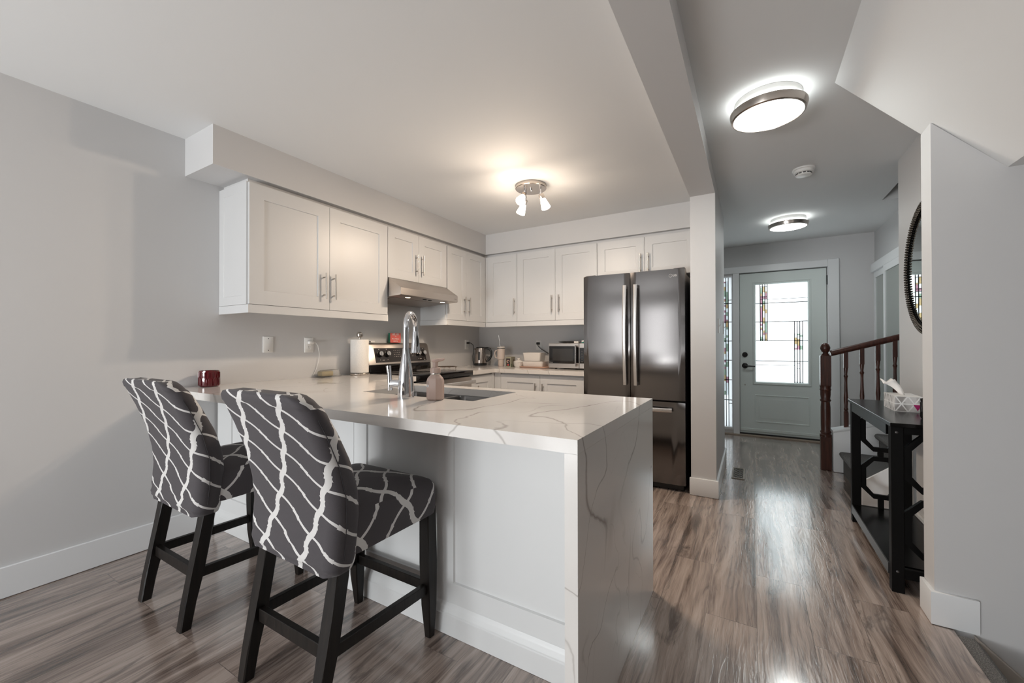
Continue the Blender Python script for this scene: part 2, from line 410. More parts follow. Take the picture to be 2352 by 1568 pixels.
bm = B(); box(bm, 5.2, 5.3, 3.784, 4.85, 0, H); box(bm, 4.33, 5.3, 4.85, 4.95, 0, H); struct('wall_stair_end', bm, WALL)
# patio door frame behind the camera
bm = B(); cells(bm, [.15, .23, 1.01, 1.09, 1.87, 1.95], [.06, .15, 2.06, 2.15], lambda i, j: not (i in (1, 3) and j == 1), -3.36, -3.30, XZ); struct('window_2', bm, TRIM)
# baseboards
def bb(bm, x0, x1, y0, y1, h, faces):
    box(bm, x0, x1, y0, y1, 0, h, .004, 1)
bm = B(); box(bm, 0, .015, -3.26, 1.30, .002, .146, .003, 1); struct('baseboard_left', bm, TRIM)
bm = B()
prism(bm, [(2.5825, 3.449), (2.784, 3.449), (2.784, 4.60), (2.769, 4.60), (2.769, 3.464), (2.5825, 3.464)], .002, .135, bev=.003); struct('baseboard_pillar', bm, TRIM)
bm = B(); prism(bm, [(3.6435, 2.375), (3.786, 2.375), (3.786, 2.39), (3.6585, 2.39), (3.6585, 2.505), (3.6435, 2.505)], .002, .138, bev=.003); struct('baseboard_right', bm, TRIM)
bm = B(); box(bm, 3.867, 3.882, 2.51, 3.784, .002, .138, .003, 1); struct('baseboard_mirror', bm, TRIM)
bm = B(); box(bm, 3.893, 4.2115, 6.046, 6.061, .002, .138, .003, 1); struct('baseboard_front', bm, TRIM)
# sloping skirting of the basement stairs on the right wall
bm = B(); prism(bm, [(3.772, -.005), (4.62, -.768), (4.62, -1.1), (3.772, -.32)], 2.350, 2.39, XZ, .003); struct('trim_1', bm, paint('cream_trim', (.50, .44, .385), .4, .01))
t = thing('basement_stairs', 'speckled grey carpeted stairs going down past the right wall', 'stairs', (3.74, 1.64, -.2))
for k in range(4):
    bm = B(); x0 = 3.71+.25*k; z0 = -.2*k
    prism(bm, [(x0, z0-.004), (x0+.05, z0-.004), (x0+.066, z0-.016), (x0+.06, z0-.035), (x0+.04, z0-.045), (x0+.04, z0-.2), (x0+.25, z0-.2), (x0+.25, z0-.26), (x0, z0-.26)], .905, 2.349, XZ)
    obj('carpeted_step', bm, CARPET, t)

# ------------------------------------------------------------------ entry door and sidelight
FRG = N('frosted_pane'); tr = FRG.n('ShaderNodeBsdfTranslucent'); tr.inputs[0].default_value = (.93, .96, .97, 1)
gl = FRG.n('ShaderNodeBsdfGlossy'); gl.inputs[1].default_value = .12
mx = FRG.n('ShaderNodeMixShader'); mx.inputs[0].default_value = .06; FRG.l(tr.outputs[0], mx.inputs[1]); FRG.l(gl.outputs[0], mx.inputs[2]); FRG.l(mx.outputs[0], FRG.o.inputs[0]); FRG = FRG.m
CAME = mat('lead_came', (.03, .03, .03), .4, .6)
NY = lambda y: (lambda u, v, w: (u, y-w, v))       # facing -y: u = x, v = z, w outward
PX = lambda x: (lambda u, v, w: (x+w, u, v))       # facing +x: u = y, v = z
def col_tile(i, c):
    x = N('stained_glass_'+i); tr = x.n('ShaderNodeBsdfTranslucent'); tr.inputs[0].default_value = (*c, 1); gl = x.n('ShaderNodeBsdfGlossy'); gl.inputs[1].default_value = .1
    mx = x.n('ShaderNodeMixShader'); mx.inputs[0].default_value = .08; x.l(tr.outputs[0], mx.inputs[1]); x.l(gl.outputs[0], mx.inputs[2]); x.l(mx.outputs[0], x.o.inputs[0]); return x.m
TILES = [col_tile('rose', (.62, .44, .50)), col_tile('sage', (.50, .58, .51)), col_tile('amber', (.66, .56, .40)), col_tile('clear', (.90, .93, .94))]
YD = 6.075
d = bpy.data.objects.new('door_1', None); COL.objects.link(d); d.location = (3.327, YD, 0); d['kind'] = 'structure'
mp = NY(YD)
bm = B()
dx0, dx1, dz0, dz1 = 2.876, 3.776, .03, 2.075
gx0, gx1, gz0, gz1 = 3.052, 3.597, .690, 1.928
cells(bm, [dx0, gx0, gx1, dx1], [dz0, gz0, gz1, dz1], lambda i, j: not (i == 1 and j == 1), YD, YD+.044, XZ)
obj('slab', bm, DOORP, d)
bm = B()    # raised moulding round the glass
def moulding(bm, x0, x1, z0, z1, w, prof, mp):
    rings = []
    for off, h in prof:
        rings.append([mp(x0-w+off, z0-w+off, h), mp(x1+w-off, z0-w+off, h), mp(x1+w-off, z1+w-off, h), mp(x0-w+off, z1+w-off, h)])
    loft(bm, rings, False, False)
moulding(bm, gx0, gx1, gz0, gz1, .034, [(0, 0), (.002, .009), (.010, .011), (.013, .007), (.024, .009), (.034, 0), (.036, -.02)], mp)
obj('glass_moulding', bm, DOORP, d)
bm = B()    # lower raised panel
moulding(bm, 3.10, 3.55, .235, .465, .06, [(0, 0), (.003, .006), (.012, .006), (.016, .001), (.03, .0005), (.055, .007), (.06, .007)], mp)
box(bm, 3.10, 3.55, YD-.007, YD, .235, .465)
obj('raised_panel', bm, DOORP, d)
bm = B(); box(bm, gx0, gx1, YD+.018, YD+.024, gz0, gz1); obj('glass_pane', bm, FRG, d)
bm = B(); cw = .0085
def came(bm, x0, x1, z0, z1, y): box(bm, x0, x1, y-.004, y+.0005, z0, z1)
def hz(bm, x0, x1, z, y=YD+.018, w=cw): came(bm, x0, x1, z-w/2, z+w/2, y)
def vt(bm, x, z0, z1, y=YD+.018, w=cw): came(bm, x-w/2, x+w/2, z0, z1, y)
lx = [3.103, 3.129, 3.155, 3.180]; rx = [3.462, 3.489, 3.516, 3.545]
zs_ = [1.687, 1.45, 1.21, .957]
for z in zs_: hz(bm, gx0, gx1, z)
hz(bm, lx[-1], gx1, 1.735, w=.0055); hz(bm, gx0, rx[0], .905, w=.0055)
for x in lx: vt(bm, x, 1.21, gz1)
for x in rx: vt(bm, x, gz0, 1.45)
for z in (1.90, 1.77, 1.74, 1.23): hz(bm, lx[0], lx[-1], z, w=.0055)
for z in (.93, .87): hz(bm, rx[1], rx[2], z, w=.0055)
hz(bm, rx[0], rx[-1], .70, w=.0055)
obj('leading', bm, CAME, d)
bm = {k: B() for k in range(4)}
def tiles(x, z0, z1, n):
    for i in range(len(x)-1):
        z = z0
        while z < z1-.01:
            h = random.choice((.018, .03, .05, .08)); k = random.choice((0, 1, 2, 3, 3, 3)); z2 = min(z+h, z1)
            box(bm[k], x[i]+.002, x[i+1]-.002, YD+.0145, YD+.0178, z, z2); z = z2
tiles(lx, 1.215, 1.9, 0); tiles(rx, 1.10, 1.30, 0)
for k, nm in enumerate(('rose', 'sage', 'amber', 'clear')): obj('coloured_glass', bm[k], TILES[k], d)
bm = B(); lathe(bm, [(.032, 0), (.032, -.008), (.028, -.014), (0, -.016)], (2.932, YD, 1.034), 28, 'y'); obj('deadbolt', bm, KNOBM, d)
bm = B(); lathe(bm, [(.034, 0), (.034, -.008), (.028, -.012), (.014, -.014), (.014, -.05), (0, -.052)], (2.932, YD, .892), 28, 'y')
tube(bm, [(2.932, YD-.045, .892), (2.96, YD-.047, .889), (3.045, YD-.045, .886)], [.010, .009, .007], 12); obj('lever_handle', bm, KNOBM, d)
bm = B(); lathe(bm, [(.008, 0), (.008, -.006), (0, -.007)], (2.932, YD, .645), 16, 'y'); obj('peep_plug', bm, NICKEL, d)
for z in (1.93, 1.05, .25):
    bm = B(); rod(bm, (3.782, YD-.012, z-.055), (3.782, YD-.012, z+.055), .008); obj('hinge', bm, KNOBM, d)
bm = B(); box(bm, 2.872, 3.782, YD-.012, YD+.05, .006, .028); obj('sweep', bm, BLACK, d)
bm = B(); box(bm, dx0, dx1, YD-.008, YD, .055, .09, .003, 1); obj('drip_rail', bm, DOORP, d)
w = bpy.data.objects.new('window_1', None); COL.objects.link(w); w.location = (2.68, 6.1, 0); w['kind'] = 'structure'
bm = B(); cells(bm, [2.555, 2.585, 2.785, 2.80], [.055, .085, 2.047, 2.062], lambda i, j: not (i == 1 and j == 1), 6.05, 6.12, XZ); obj('sash', bm, TRIM, w)
bm = B(); box(bm, 2.585, 2.785, 6.09, 6.096, .085, 2.047); obj('glass_pane', bm, FRG, w)
bm = B()
for z in (1.705, 1.46, 1.21, .957, .70, .435): hz(bm, 2.585, 2.785, z, 6.09)
for z in (1.75, .39): hz(bm, 2.74, 2.785, z, 6.09, .007)
for x in (2.745, 2.715, 2.685): vt(bm, x, .085, 2.047, 6.09, .008)
obj('leading', bm, CAME, w)
bm = {k: B() for k in range(4)}
YDs = YD; YD = 6.072
tiles([2.685, 2.715, 2.745], .5, 2.0, 0); YD = YDs
for k in range(4): obj('coloured_glass', bm[k], TILES[k], w)
# casing and jambs
bm = B(); cells(bm, [2.8725, 2.890, 3.764, 3.7815], [.012, 2.062, 2.0845], lambda i, j: not (i == 1 and j == 0), 6.1205, 6.15, XZ); struct('trim_10', bm, TRIM)
bm = B(); box(bm, 2.80, 2.872, 6.03, 6.20, 0, 2.085, .003, 1); struct('trim_2', bm, TRIM)
bm = B(); box(bm, 3.786, 3.892, 6.028, 6.061, 0, 2.172, .004, 1); struct('trim_3', bm, TRIM)
bm = B(); box(bm, 2.45, 3.786, 6.030, 6.061, 2.085, 2.170, .004, 1); struct('trim_4', bm, TRIM)
bm = B(); box(bm, 2.45, 3.79, 5.99, 6.20, .0015, .012); struct('trim_5', bm, mat('threshold_wood', (.35, .28, .22), .5))
# closet sliding doors in the foyer's right wall
bm = B(); box(bm, 4.16, 4.2115, 4.86, 5.985, 1.965, 2.06, .004, 1); struct('trim_6', bm, TRIM)
MIRG = mat('grey_mirror_panel', (.42, .46, .43), .18, .6)
for nm, y0, y1, x in (('door_2', 5.33, 5.96, 4.195), ('door_3', 4.87, 5.48, 4.172)):
    dd = bpy.data.objects.new(nm, None); COL.objects.link(dd); dd.location = (x, (y0+y1)/2, 0); dd['kind'] = 'structure'
    bm = B(); cells(bm, [y0, y0+.06, y1-.06, y1], [.01, .10, 1.90, 1.965], lambda i, j: not (i == 1 and j == 1), x-.012, x+.012, YZ); obj('frame', bm, TRIM, dd)
    bm = B(); box(bm, x-.004, x+.004, y0+.06, y1-.06, .10, 1.90); obj('panel', bm, MIRG, dd)

# ------------------------------------------------------------------ stairs and railing in the hall
t = thing('hall_stairs', 'grey carpeted stairs rising behind the black console table', 'stairs', (4.3, 4.27, 0))
for k in range(6):
    x0 = 3.69+.245*k; z1 = .192*(k+1)
    bm = B(); prism(bm, [(x0+.025, max(0, z1-.192)), (x0+.025, z1-.05), (x0+.004, z1-.042), (x0-.006, z1-.022), (x0, z1-.006), (x0+.014, z1), (x0+.28, z1), (x0+.28, max(0, z1-.192))], 3.806, 4.708, XZ)
    obj('carpeted_step', bm, CARPET, t)
bm = B(); prism(bm, [(3.678, 0), (3.678, .19), (5.19, 1.40), (5.19, 0)], 3.784, 3.805, XZ, .002); struct('trim_7', bm, TRIM)
bm = B(); prism(bm, [(3.645, .003), (3.645, .36), (4.25, .545), (4.25, .003)], 4.71, 4.84, XZ, .003); struct('wall_knee', bm, TRIM)
bm = B(); prism(bm, [(3.64, .36), (4.25, .545), (4.25, .565), (3.64, .38)], 4.70, 4.852, XZ, .003); struct('trim_8', bm, TRIM)
t = thing('stair_railing', 'dark brown turned wood stair railing with ball-topped newel post', 'railing', (3.60, 4.78, 0))
ny = 4.78; nx = 3.598; q = .040
bm = B(); box(bm, nx-q, nx+q, ny-q, ny+q, 0, .31, .004, 1)
lathe(bm, [(.045, .305), (.046, .325), (.037, .335), (.043, .35), (.036, .365), (.038, .42), (.038, .58), (.034, .63), (.044, .645), (.036, .66), (.040, .70), (.040, .735), (.045, .745), (.040, .76), (.046, .785)], (nx, ny, 0), 24)
box(bm, nx-q, nx+q, ny-q, ny+q, .78, 1.065, .005, 1)
lathe(bm, [(.036, 1.06), (.028, 1.075), (.018, 1.086), (.018, 1.09), (.030, 1.10), (.039, 1.125), (.039, 1.14), (.030, 1.165), (.015, 1.178), (0, 1.18)], (nx, ny, 0), 24)
obj('newel_post', bm, BRNW, t)
bm = B(); sl = .308
zr = lambda x: 1.083+(x-3.64)*sl
tube(bm, [(3.636, ny, zr(3.636)), (3.8, ny, zr(3.8)), (4.0, ny, zr(4.0)), (4.205, ny, zr(4.205))], .027, 16, sx=1.0); obj('handrail', bm, BRNW, t)
for x in (3.748, 3.862, 3.972, 4.085, 4.175):
    bm = B(); zb = .387+(x-3.66)*.303; zt = zr(x)-.015; hh = zt-zb; s_ = .016
    box(bm, x-s_, x+s_, ny-s_, ny+s_, zb-.008, zb+.13, .002, 1); box(bm, x-s_, x+s_, ny-s_, ny+s_, zt-.15, zt, .002, 1)
    pr = [(.016, zb+.125), (.018, zb+.135), (.012, zb+.145), (.017, zb+.16), (.012, zb+.175), (.017, zb+.25), (.013, zb+.32), (.011, zt-.27), (.012, zt-.24), (.017, zt-.225), (.011, zt-.21), (.016, zt-.16), (.016, zt-.145)]
    lathe(bm, pr, (x, ny, 0), 14); obj('baluster', bm, BRNW, t)

# ------------------------------------------------------------------ cabinets
def handle(u, v0, v1, mp, parent, horiz=False):
    bm = B(); P = (lambda a, w: mp(u, a, w)) if not horiz else (lambda a, w: mp(a, u, w))
    rod(bm, P(v0, .030), P(v1, .030), .006, 12)
    for a in (v0+.03, v1-.03): rod(bm, P(a, 0), P(a, .030), .0045, 10)
    return obj('handle', bm, NICKEL, parent)
def door(name, u0, u1, v0, v1, mp, parent, rail=.062, h=None, hor=None):
    bm = B(); g = .0015; shaker(bm, u0+g, u1-g, v0+g, v1-g, -.019, 0, mp, rail)
    o = obj(name, bm, CAB, parent)
    if h: handle(h[0], h[1], h[2], mp, o)
    return o
XD, YDB = .356, 3.911
mL, mB = PX(XD), NY(YDB)
UZ0, UZ1, UV = 1.4235, 2.1755, 1.3707
# left run
t = thing('wall_cabinet', 'widest white two-door wall cabinet with panelled end, left of the range hood', 'cabinet', (.17, 1.89, UV), 'white shaker wall cabinets')
bm = B(); box(bm, .001, XD-.02, 1.338, 2.4405, UZ0, UZ1+.004); obj('carcass', bm, CAB, t)
bm = B(); shaker(bm, .001, XD-.021, UZ0, UZ1+.004, 0, .004, lambda u, v, w: (u, 1.338-w, v), .055, .003); obj('end_panel', bm, CAB, t)
door('door', 1.340, 1.8908, UZ0, UZ1, mL, t, h=(1.845, 1.50, 1.686), rail=.088)
door('door', 1.8908, 2.440, UZ0, UZ1, mL, t, h=(1.923, 1.50, 1.686), rail=.088)
bm = B(); prism(bm, [(.001, 1.3335), (XD+.004, 1.3335), (XD+.004, 2.4405), (XD-.02, 2.4405), (XD-.02, 1.345), (.001, 1.345)], UV, UZ0-.002); obj('light_valance', bm, CAB, t)
t = thing('wall_cabinet', 'short white two-door wall cabinet directly above the steel range hood', 'cabinet', (.17, 2.83, 1.74), 'white shaker wall cabinets')
bm = B(); box(bm, .001, XD-.02, 2.4415, 3.2100, 1.742, UZ1+.004); obj('carcass', bm, CAB, t)
door('door', 2.442, 2.8135, 1.742, UZ1, mL, t, h=(2.778, 1.812, 1.995), rail=.078)
door('door', 2.8135, 3.2105, 1.742, UZ1, mL, t, h=(2.850, 1.812, 1.995), rail=.078)
t = thing('wall_cabinet', 'white two-door wall cabinet between range hood and kitchen corner', 'cabinet', (.17, 3.56, UV), 'white shaker wall cabinets')
bm = B(); box(bm, .001, XD-.02, 3.212, 4.290, UZ0, UZ1+.004); obj('carcass', bm, CAB, t)
door('door', 3.222, 3.540, UZ0, UZ1, mL, t, h=(3.500, 1.497, 1.680), rail=.068)
door('door', 3.540, 3.888, UZ0, UZ1, mL, t, h=(3.578, 1.497, 1.680), rail=.068)
bm = B(); prism(bm, [(.001, 3.208), (XD+.004, 3.208), (XD+.004, 3.898), (XD-.02, 3.898), (XD-.02, 3.224), (.001, 3.224)], UV, UZ0-.002); obj('light_valance', bm, CAB, t)
bm = B(); box(bm, XD-.02, XD-.002, 3.888, 3.93, UZ0, UZ1); obj('corner_filler', bm, CAB, t)
# back run
def backcab(label, x0, x1, z0, doors, val=True, filler=None):
    t = thing('wall_cabinet', label, 'cabinet', ((x0+x1)/2, 4.1, z0), 'white shaker wall cabinets')
    bm = B(); box(bm, x0+.0005, x1-.0005, YDB+.02, 4.290, z0, UZ1+.004); obj('carcass', bm, CAB, t)
    for u0, u1, hx, h0, h1 in doors: door('door', u0, u1, z0, UZ1, mB, t, h=(hx, h0, h1), rail=.075)
    if val:
        bm = B(); box(bm, (XD+.0045 if x0 < .5 else x0), x1-.0005, YDB-.004, YDB+.02, UV, UZ0-.002); obj('light_valance', bm, CAB, t)
    if filler:
        bm = B(); box(bm, *filler, YDB+.001, YDB+.019, z0, UZ1); obj('corner_filler', bm, CAB, t)
    return t
backcab('narrow white single-door wall cabinet beside the kitchen corner, above the kettle', XD+.001, .774, UZ0, [(.380, .774, .744, 1.501, 1.680)], filler=(XD+.001, .380))
backcab('white two-door wall cabinet above the microwave, left of the fridge', .7745, 1.6875, UZ0, [(.775, 1.2345, 1.198, 1.508, 1.688), (1.2345, 1.687, 1.280, 1.508, 1.688)])
backcab('short white two-door wall cabinet above the refrigerator', 1.688, 2.5915, 1.805, [(1.689, 2.143, 2.108, 1.835, 2.017), (2.143, 2.591, 2.179, 1.835, 2.017)], val=False)
# dark recess strip between the soffit and the cabinets
bm = B(); cells(bm, [.002, .30, 2.59], [1.36, 3.97, 4.289], lambda i, j: i == 0 or j == 1, UZ1+.0045, 2.2105); struct('trim_9', bm, WALL)

# base cabinets
mBB = NY(3.66); mBR = PX(.635)
t = thing('base_cabinet', 'white two-door base cabinet under the microwave, left of the fridge', 'cabinet', (1.18, 3.97, 0), 'white shaker base cabinets')
bm = B(); box(bm, .68, 1.700, 3.68, 4.288, .1, ZC-.0405); box(bm, .68, 1.70, 3.73, 4.288, .0, .1); obj('carcass', bm, CAB, t)
door('door', .717, 1.179, .11, .858, mBB, t, h=(1.135, .60, .782), rail=.075)
door('door', 1.179, 1.641, .11, .858, mBB, t, h=(1.217, .60, .782), rail=.075)
bm = B(); box(bm, .642, .715, 3.662, 3.68, .1, .87); obj('filler', bm, CAB, t)
bm = B(); box(bm, 1.643, 1.700, 3.662, 3.68, .1, .87); obj('filler', bm, CAB, t)
t = thing('base_cabinet', 'small white base cabinet between the range and the corner', 'cabinet', (.3, 3.46, 0), 'white shaker base cabinets')
bm = B(); box(bm, .001, .615, 3.246, 4.288, .1, ZC-.0405); box(bm, .001, .56, 3.246, 4.288, 0, .1); obj('carcass', bm, CAB, t)
door('door', 3.250, 3.617, .11, .858, mBR, t, h=(3.325, .58, .762), rail=.07)
bm = B(); box(bm, .617, .637, 3.619, 3.679, .1, .87); obj('filler', bm, CAB, t)
t = thing('base_cabinet', 'white base cabinet left of the range, joining the peninsula', 'cabinet', (.3, 2.24, 0), 'white shaker base cabinets')
bm = B(); box(bm, .001, .615, 2.03, 2.464, .1, ZC-.0405); box(bm, .001, .56, 2.03, 2.464, 0, .1); obj('carcass', bm, CAB, t)
door('door', 2.034, 2.460, .11, .858, mBR, t, rail=.07)

# peninsula
t = thing('peninsula_cabinet', 'white panelled breakfast bar cabinet under the quartz worktop, behind the stools', 'cabinet', (1.28, 1.66, 0))
bm = B(); shaker(bm, .02, 1.346, .10, ZC-.0405, 0, .018, NY(1.338), panels=[(.19, .66, .205, .83), (.745, 1.257, .205, .83)], rec=.009); obj('back_panel', bm, PANEL, t)
bm = B(); shaker(bm, 1.348, 2.5535, .10, ZC-.0405, 0, .018, NY(1.338), panels=[(1.435, 1.868, .205, .83), (1.954, 2.466, .205, .83)], rec=.009); obj('back_panel', bm, PANEL, t)
bm = B(); prism(bm, [(1.304, .001), (1.304, .080), (1.307, .084), (1.307, .090), (1.311, .096), (1.311, .106), (1.316, .114), (1.3195, .122), (1.338, .122), (1.338, .001)], .004, 2.5535, YZ); obj('plinth_moulding', bm, PANEL, t)
bm = B(); box(bm, .02, .055, 1.339, 1.98, .1, ZC-.041); box(bm, 2.52, 2.5535, 1.339, 1.98, .001, ZC-.041); box(bm, .64, 2.52, 1.96, 1.98, .1, ZC-.041); box(bm, .055, 2.52, 1.339, 1.36, .1, ZC-.041); obj('carcass', bm, CAB, t)
for k in range(3):
    x0 = .70+.6*k
    bm = B(); shaker(bm, x0, x0+.597, .11, .858, 0, .018, lambda u, v, w: (u, 1.981+w, v), .06); obj('door', bm, CAB, t)

# worktops
SX0, SX1, SY0, SY1 = 1.15, 1.902, 1.53, 1.93
bm = B(); cells(bm, [.001, .655, SX0, SX1, 2.593], [1.056, SY0, SY1, 2.030, 2.466], lambda i, j: (j < 3 or i == 0) and not (i == 2 and j == 1), ZC-.0395, ZC)
bmesh.ops.dissolve_limit(bm, angle_limit=.01, verts=bm.verts[:], edges=bm.edges[:])
ct = obj('worktop', bm, QUARTZ, None, 0); tag(ct, 'white veined quartz peninsula worktop with waterfall end and sink cut-out', 'countertop')
bm = B(); box(bm, 2.5545, 2.593, 1.056, 2.030, .001, ZC-.040); obj('waterfall_panel', bm, QUARTZ, ct, 0)
bm = B(); cells(bm, [.001, .655, 1.712], [3.244, 3.635, 4.289], lambda i, j: i == 0 or j == 1, ZC-.0395, ZC)
bmesh.ops.dissolve_limit(bm, angle_limit=.01, verts=bm.verts[:], edges=bm.edges[:])
tag(obj('worktop', bm, QUARTZ, None, 0), 'white veined quartz L-shaped worktop in the corner, under kettle and microwave', 'countertop')

# sink
t = thing('kitchen_sink', 'double bowl stainless steel undermount sink in the peninsula', 'sink', (1.53, 1.73, ZC-.0405))
def bowl(x0, x1, y0, y1):
    bm = B(); zt = ZC-.0405; cx, cy = (x0+x1)/2, (y0+y1)/2; hx, hy = (x1-x0)/2, (y1-y0)/2
    ring = lambda d, z, r: [(cx+a, cy+b, z) for a, b in rrect(hx-d, hy-d, r)]
    loft(bm, [ring(-.012, zt-.002, .03), ring(-.012, zt, .03), ring(0, zt, .03), ring(.004, zt-.01, .03), ring(.012, zt-.17, .03), ring(.04, zt-.195, .03), ring(hx*.8, zt-.2, .02)], False, True)
    o = obj('basin', bm, SINKM, t)
    bm = B(); lathe(bm, [(.04, zt-.199), (.042, zt-.196), (.02, zt-.198), (0, zt-.198)], (cx, cy, 0), 20); obj('drain', bm, CHROME, o)
bowl(SX0+.004, 1.506, SY0+.004, SY1-.004); bowl(1.534, SX1-.004, SY0+.004, SY1-.004)

# faucet
F = Vector((1.548, 1.462, ZC)); dr = Vector((-.45, .893, 0))
t = thing('faucet', 'tall chrome gooseneck pull-down kitchen faucet by the sink', 'faucet', F)
bm = B(); lathe(bm, [(.040, 0), (.040, .012), (.039, .03), (.0365, .08), (.030, .14), (.022, .19), (.0165, .225), (.0155, .24), (0, .24)], F, 32); obj('body', bm, CHROME, t)
bm = B(); pts = [F+Vector((0, 0, .235)), F+Vector((0, 0, .30))]
R = .078; zc_ = .338
for k in range(0, 15): a = PI-PI*k/14*1.04; pts.append(F+dr*(R+R*math.cos(a))+Vector((0, 0, zc_+R*math.sin(a)*1.0)))
tube(bm, pts, .0138, 16); obj('spout', bm, CHROME, t)
e = pts[-1]; dd = (pts[-1]-pts[-2]).normalized()
bm = B(); tube(bm, [e, e+dd*.02, e+dd*.05, e+dd*.085, e+dd*.112, e+dd*.116], [.0155, .0175, .020, .023, .0265, .022], 20); o = obj('spray_head', bm, CHROME, t)
sd = dd.cross(Vector((0, 0, 1))); sd = Vector((.8, -.25, 0)).normalized()
bm = B(); c0 = e+dd*.05+sd*.0165
tube(bm, [c0-dd*.028, c0-dd*.01, c0+dd*.015, c0+dd*.032+sd*.002], [.003, .0075, .0085, .004], 12); obj('spray_button', bm, BLACK, o)
bm = B(); hd = Vector((-.90, -.42, 0)).normalized()
tube(bm, [F+Vector((0, 0, .062)), F+hd*.055+Vector((0, 0, .068)), F+hd*.075+Vector((0, 0, .068))], [.024, .021, .019], 16)
a0 = F+hd*.080+Vector((0, 0, .066)); tube(bm, [a0-Vector((0, 0, .03)), a0+Vector((0, 0, .0)), a0+Vector((0, 0, .05))+hd*.003, a0+Vector((0, 0, .090))+hd*.008], [.011, .0125, .0105, .0125], 14)
obj('lever', bm, CHROME, t)

# soap dispenser
PINK = mat('dusty_pink_plastic', (.46, .345, .30), .35)
c = Vector((1.722, 1.478, ZC))
t = thing('soap_dispenser', 'dusty pink faceted foam soap pump bottle by the sink', 'soap bottle', c)
bm = B(); oc = lambda r, z, s=1: [(c.x+r*math.cos(PI/8+k*PI/4+.35), c.y+r*math.sin(PI/8+k*PI/4+.35), c.z+z) for k in range(8)]
loft(bm, [oc(.036, .001), oc(.041, .008), oc(.041, .088), oc(.036, .102), oc(.024, .116), oc(.022, .118)]); obj('bottle', bm, PINK, t, 20)
bm = B(); lathe(bm, [(.022, .118), (.0225, .120), (.0225, .126), (.0215, .128)], c, 24); obj('collar_ring', bm, NICKEL, t)
bm = B(); lathe(bm, [(.0245, .126), (.0245, .145), (.022, .150), (.012, .152), (.012, .176), (.017, .178), (.019, .184), (.016, .190), (0, .191)], c, 24)
tube(bm, [c+Vector((0, 0, .184)), c+Vector((.02, .012, .187)), c+Vector((.036, .022, .191))], [.009, .007, .005], 10); obj('pump', bm, PINK, t)
bm = B(); nrm = Vector((.42, -.91, 0)).normalized()
def face_box(bm, c, n, u0, u1, v0, v1, d0, d1):
    s = Vector((-n.y, n.x, 0)); P = [c+s*u+Vector((0, 0, v))+n*d for d in (d0, d1) for v in (v0, v1) for u in (u0, u1)]
    v = [bm.verts.new(p) for p in P]
    for f in ((0, 2, 3, 1), (4, 5, 7, 6), (0, 1, 5, 4), (2, 6, 7, 3), (0, 4, 6, 2), (1, 3, 7, 5)): bm.faces.new([v[i] for i in f])
nrm = Vector((math.cos(-PI/2+.35-PI/4), math.sin(-PI/2+.35-PI/4), 0))
face_box(bm, c, nrm, -.012, .010, .062, .072, .036, .0385); obj('label', bm, mat('label_paper', (.85, .85, .86), .5), t)
bm = B(); face_box(bm, c, nrm, -.004, .001, .0645, .0695, .0386, .0390)
for v in (.080, .086): face_box(bm, c, nrm, -.010, .012, v, v+.0012, .0378, .0384)
obj('print', bm, mat('label_ink', (.1, .1, .12), .5), t)

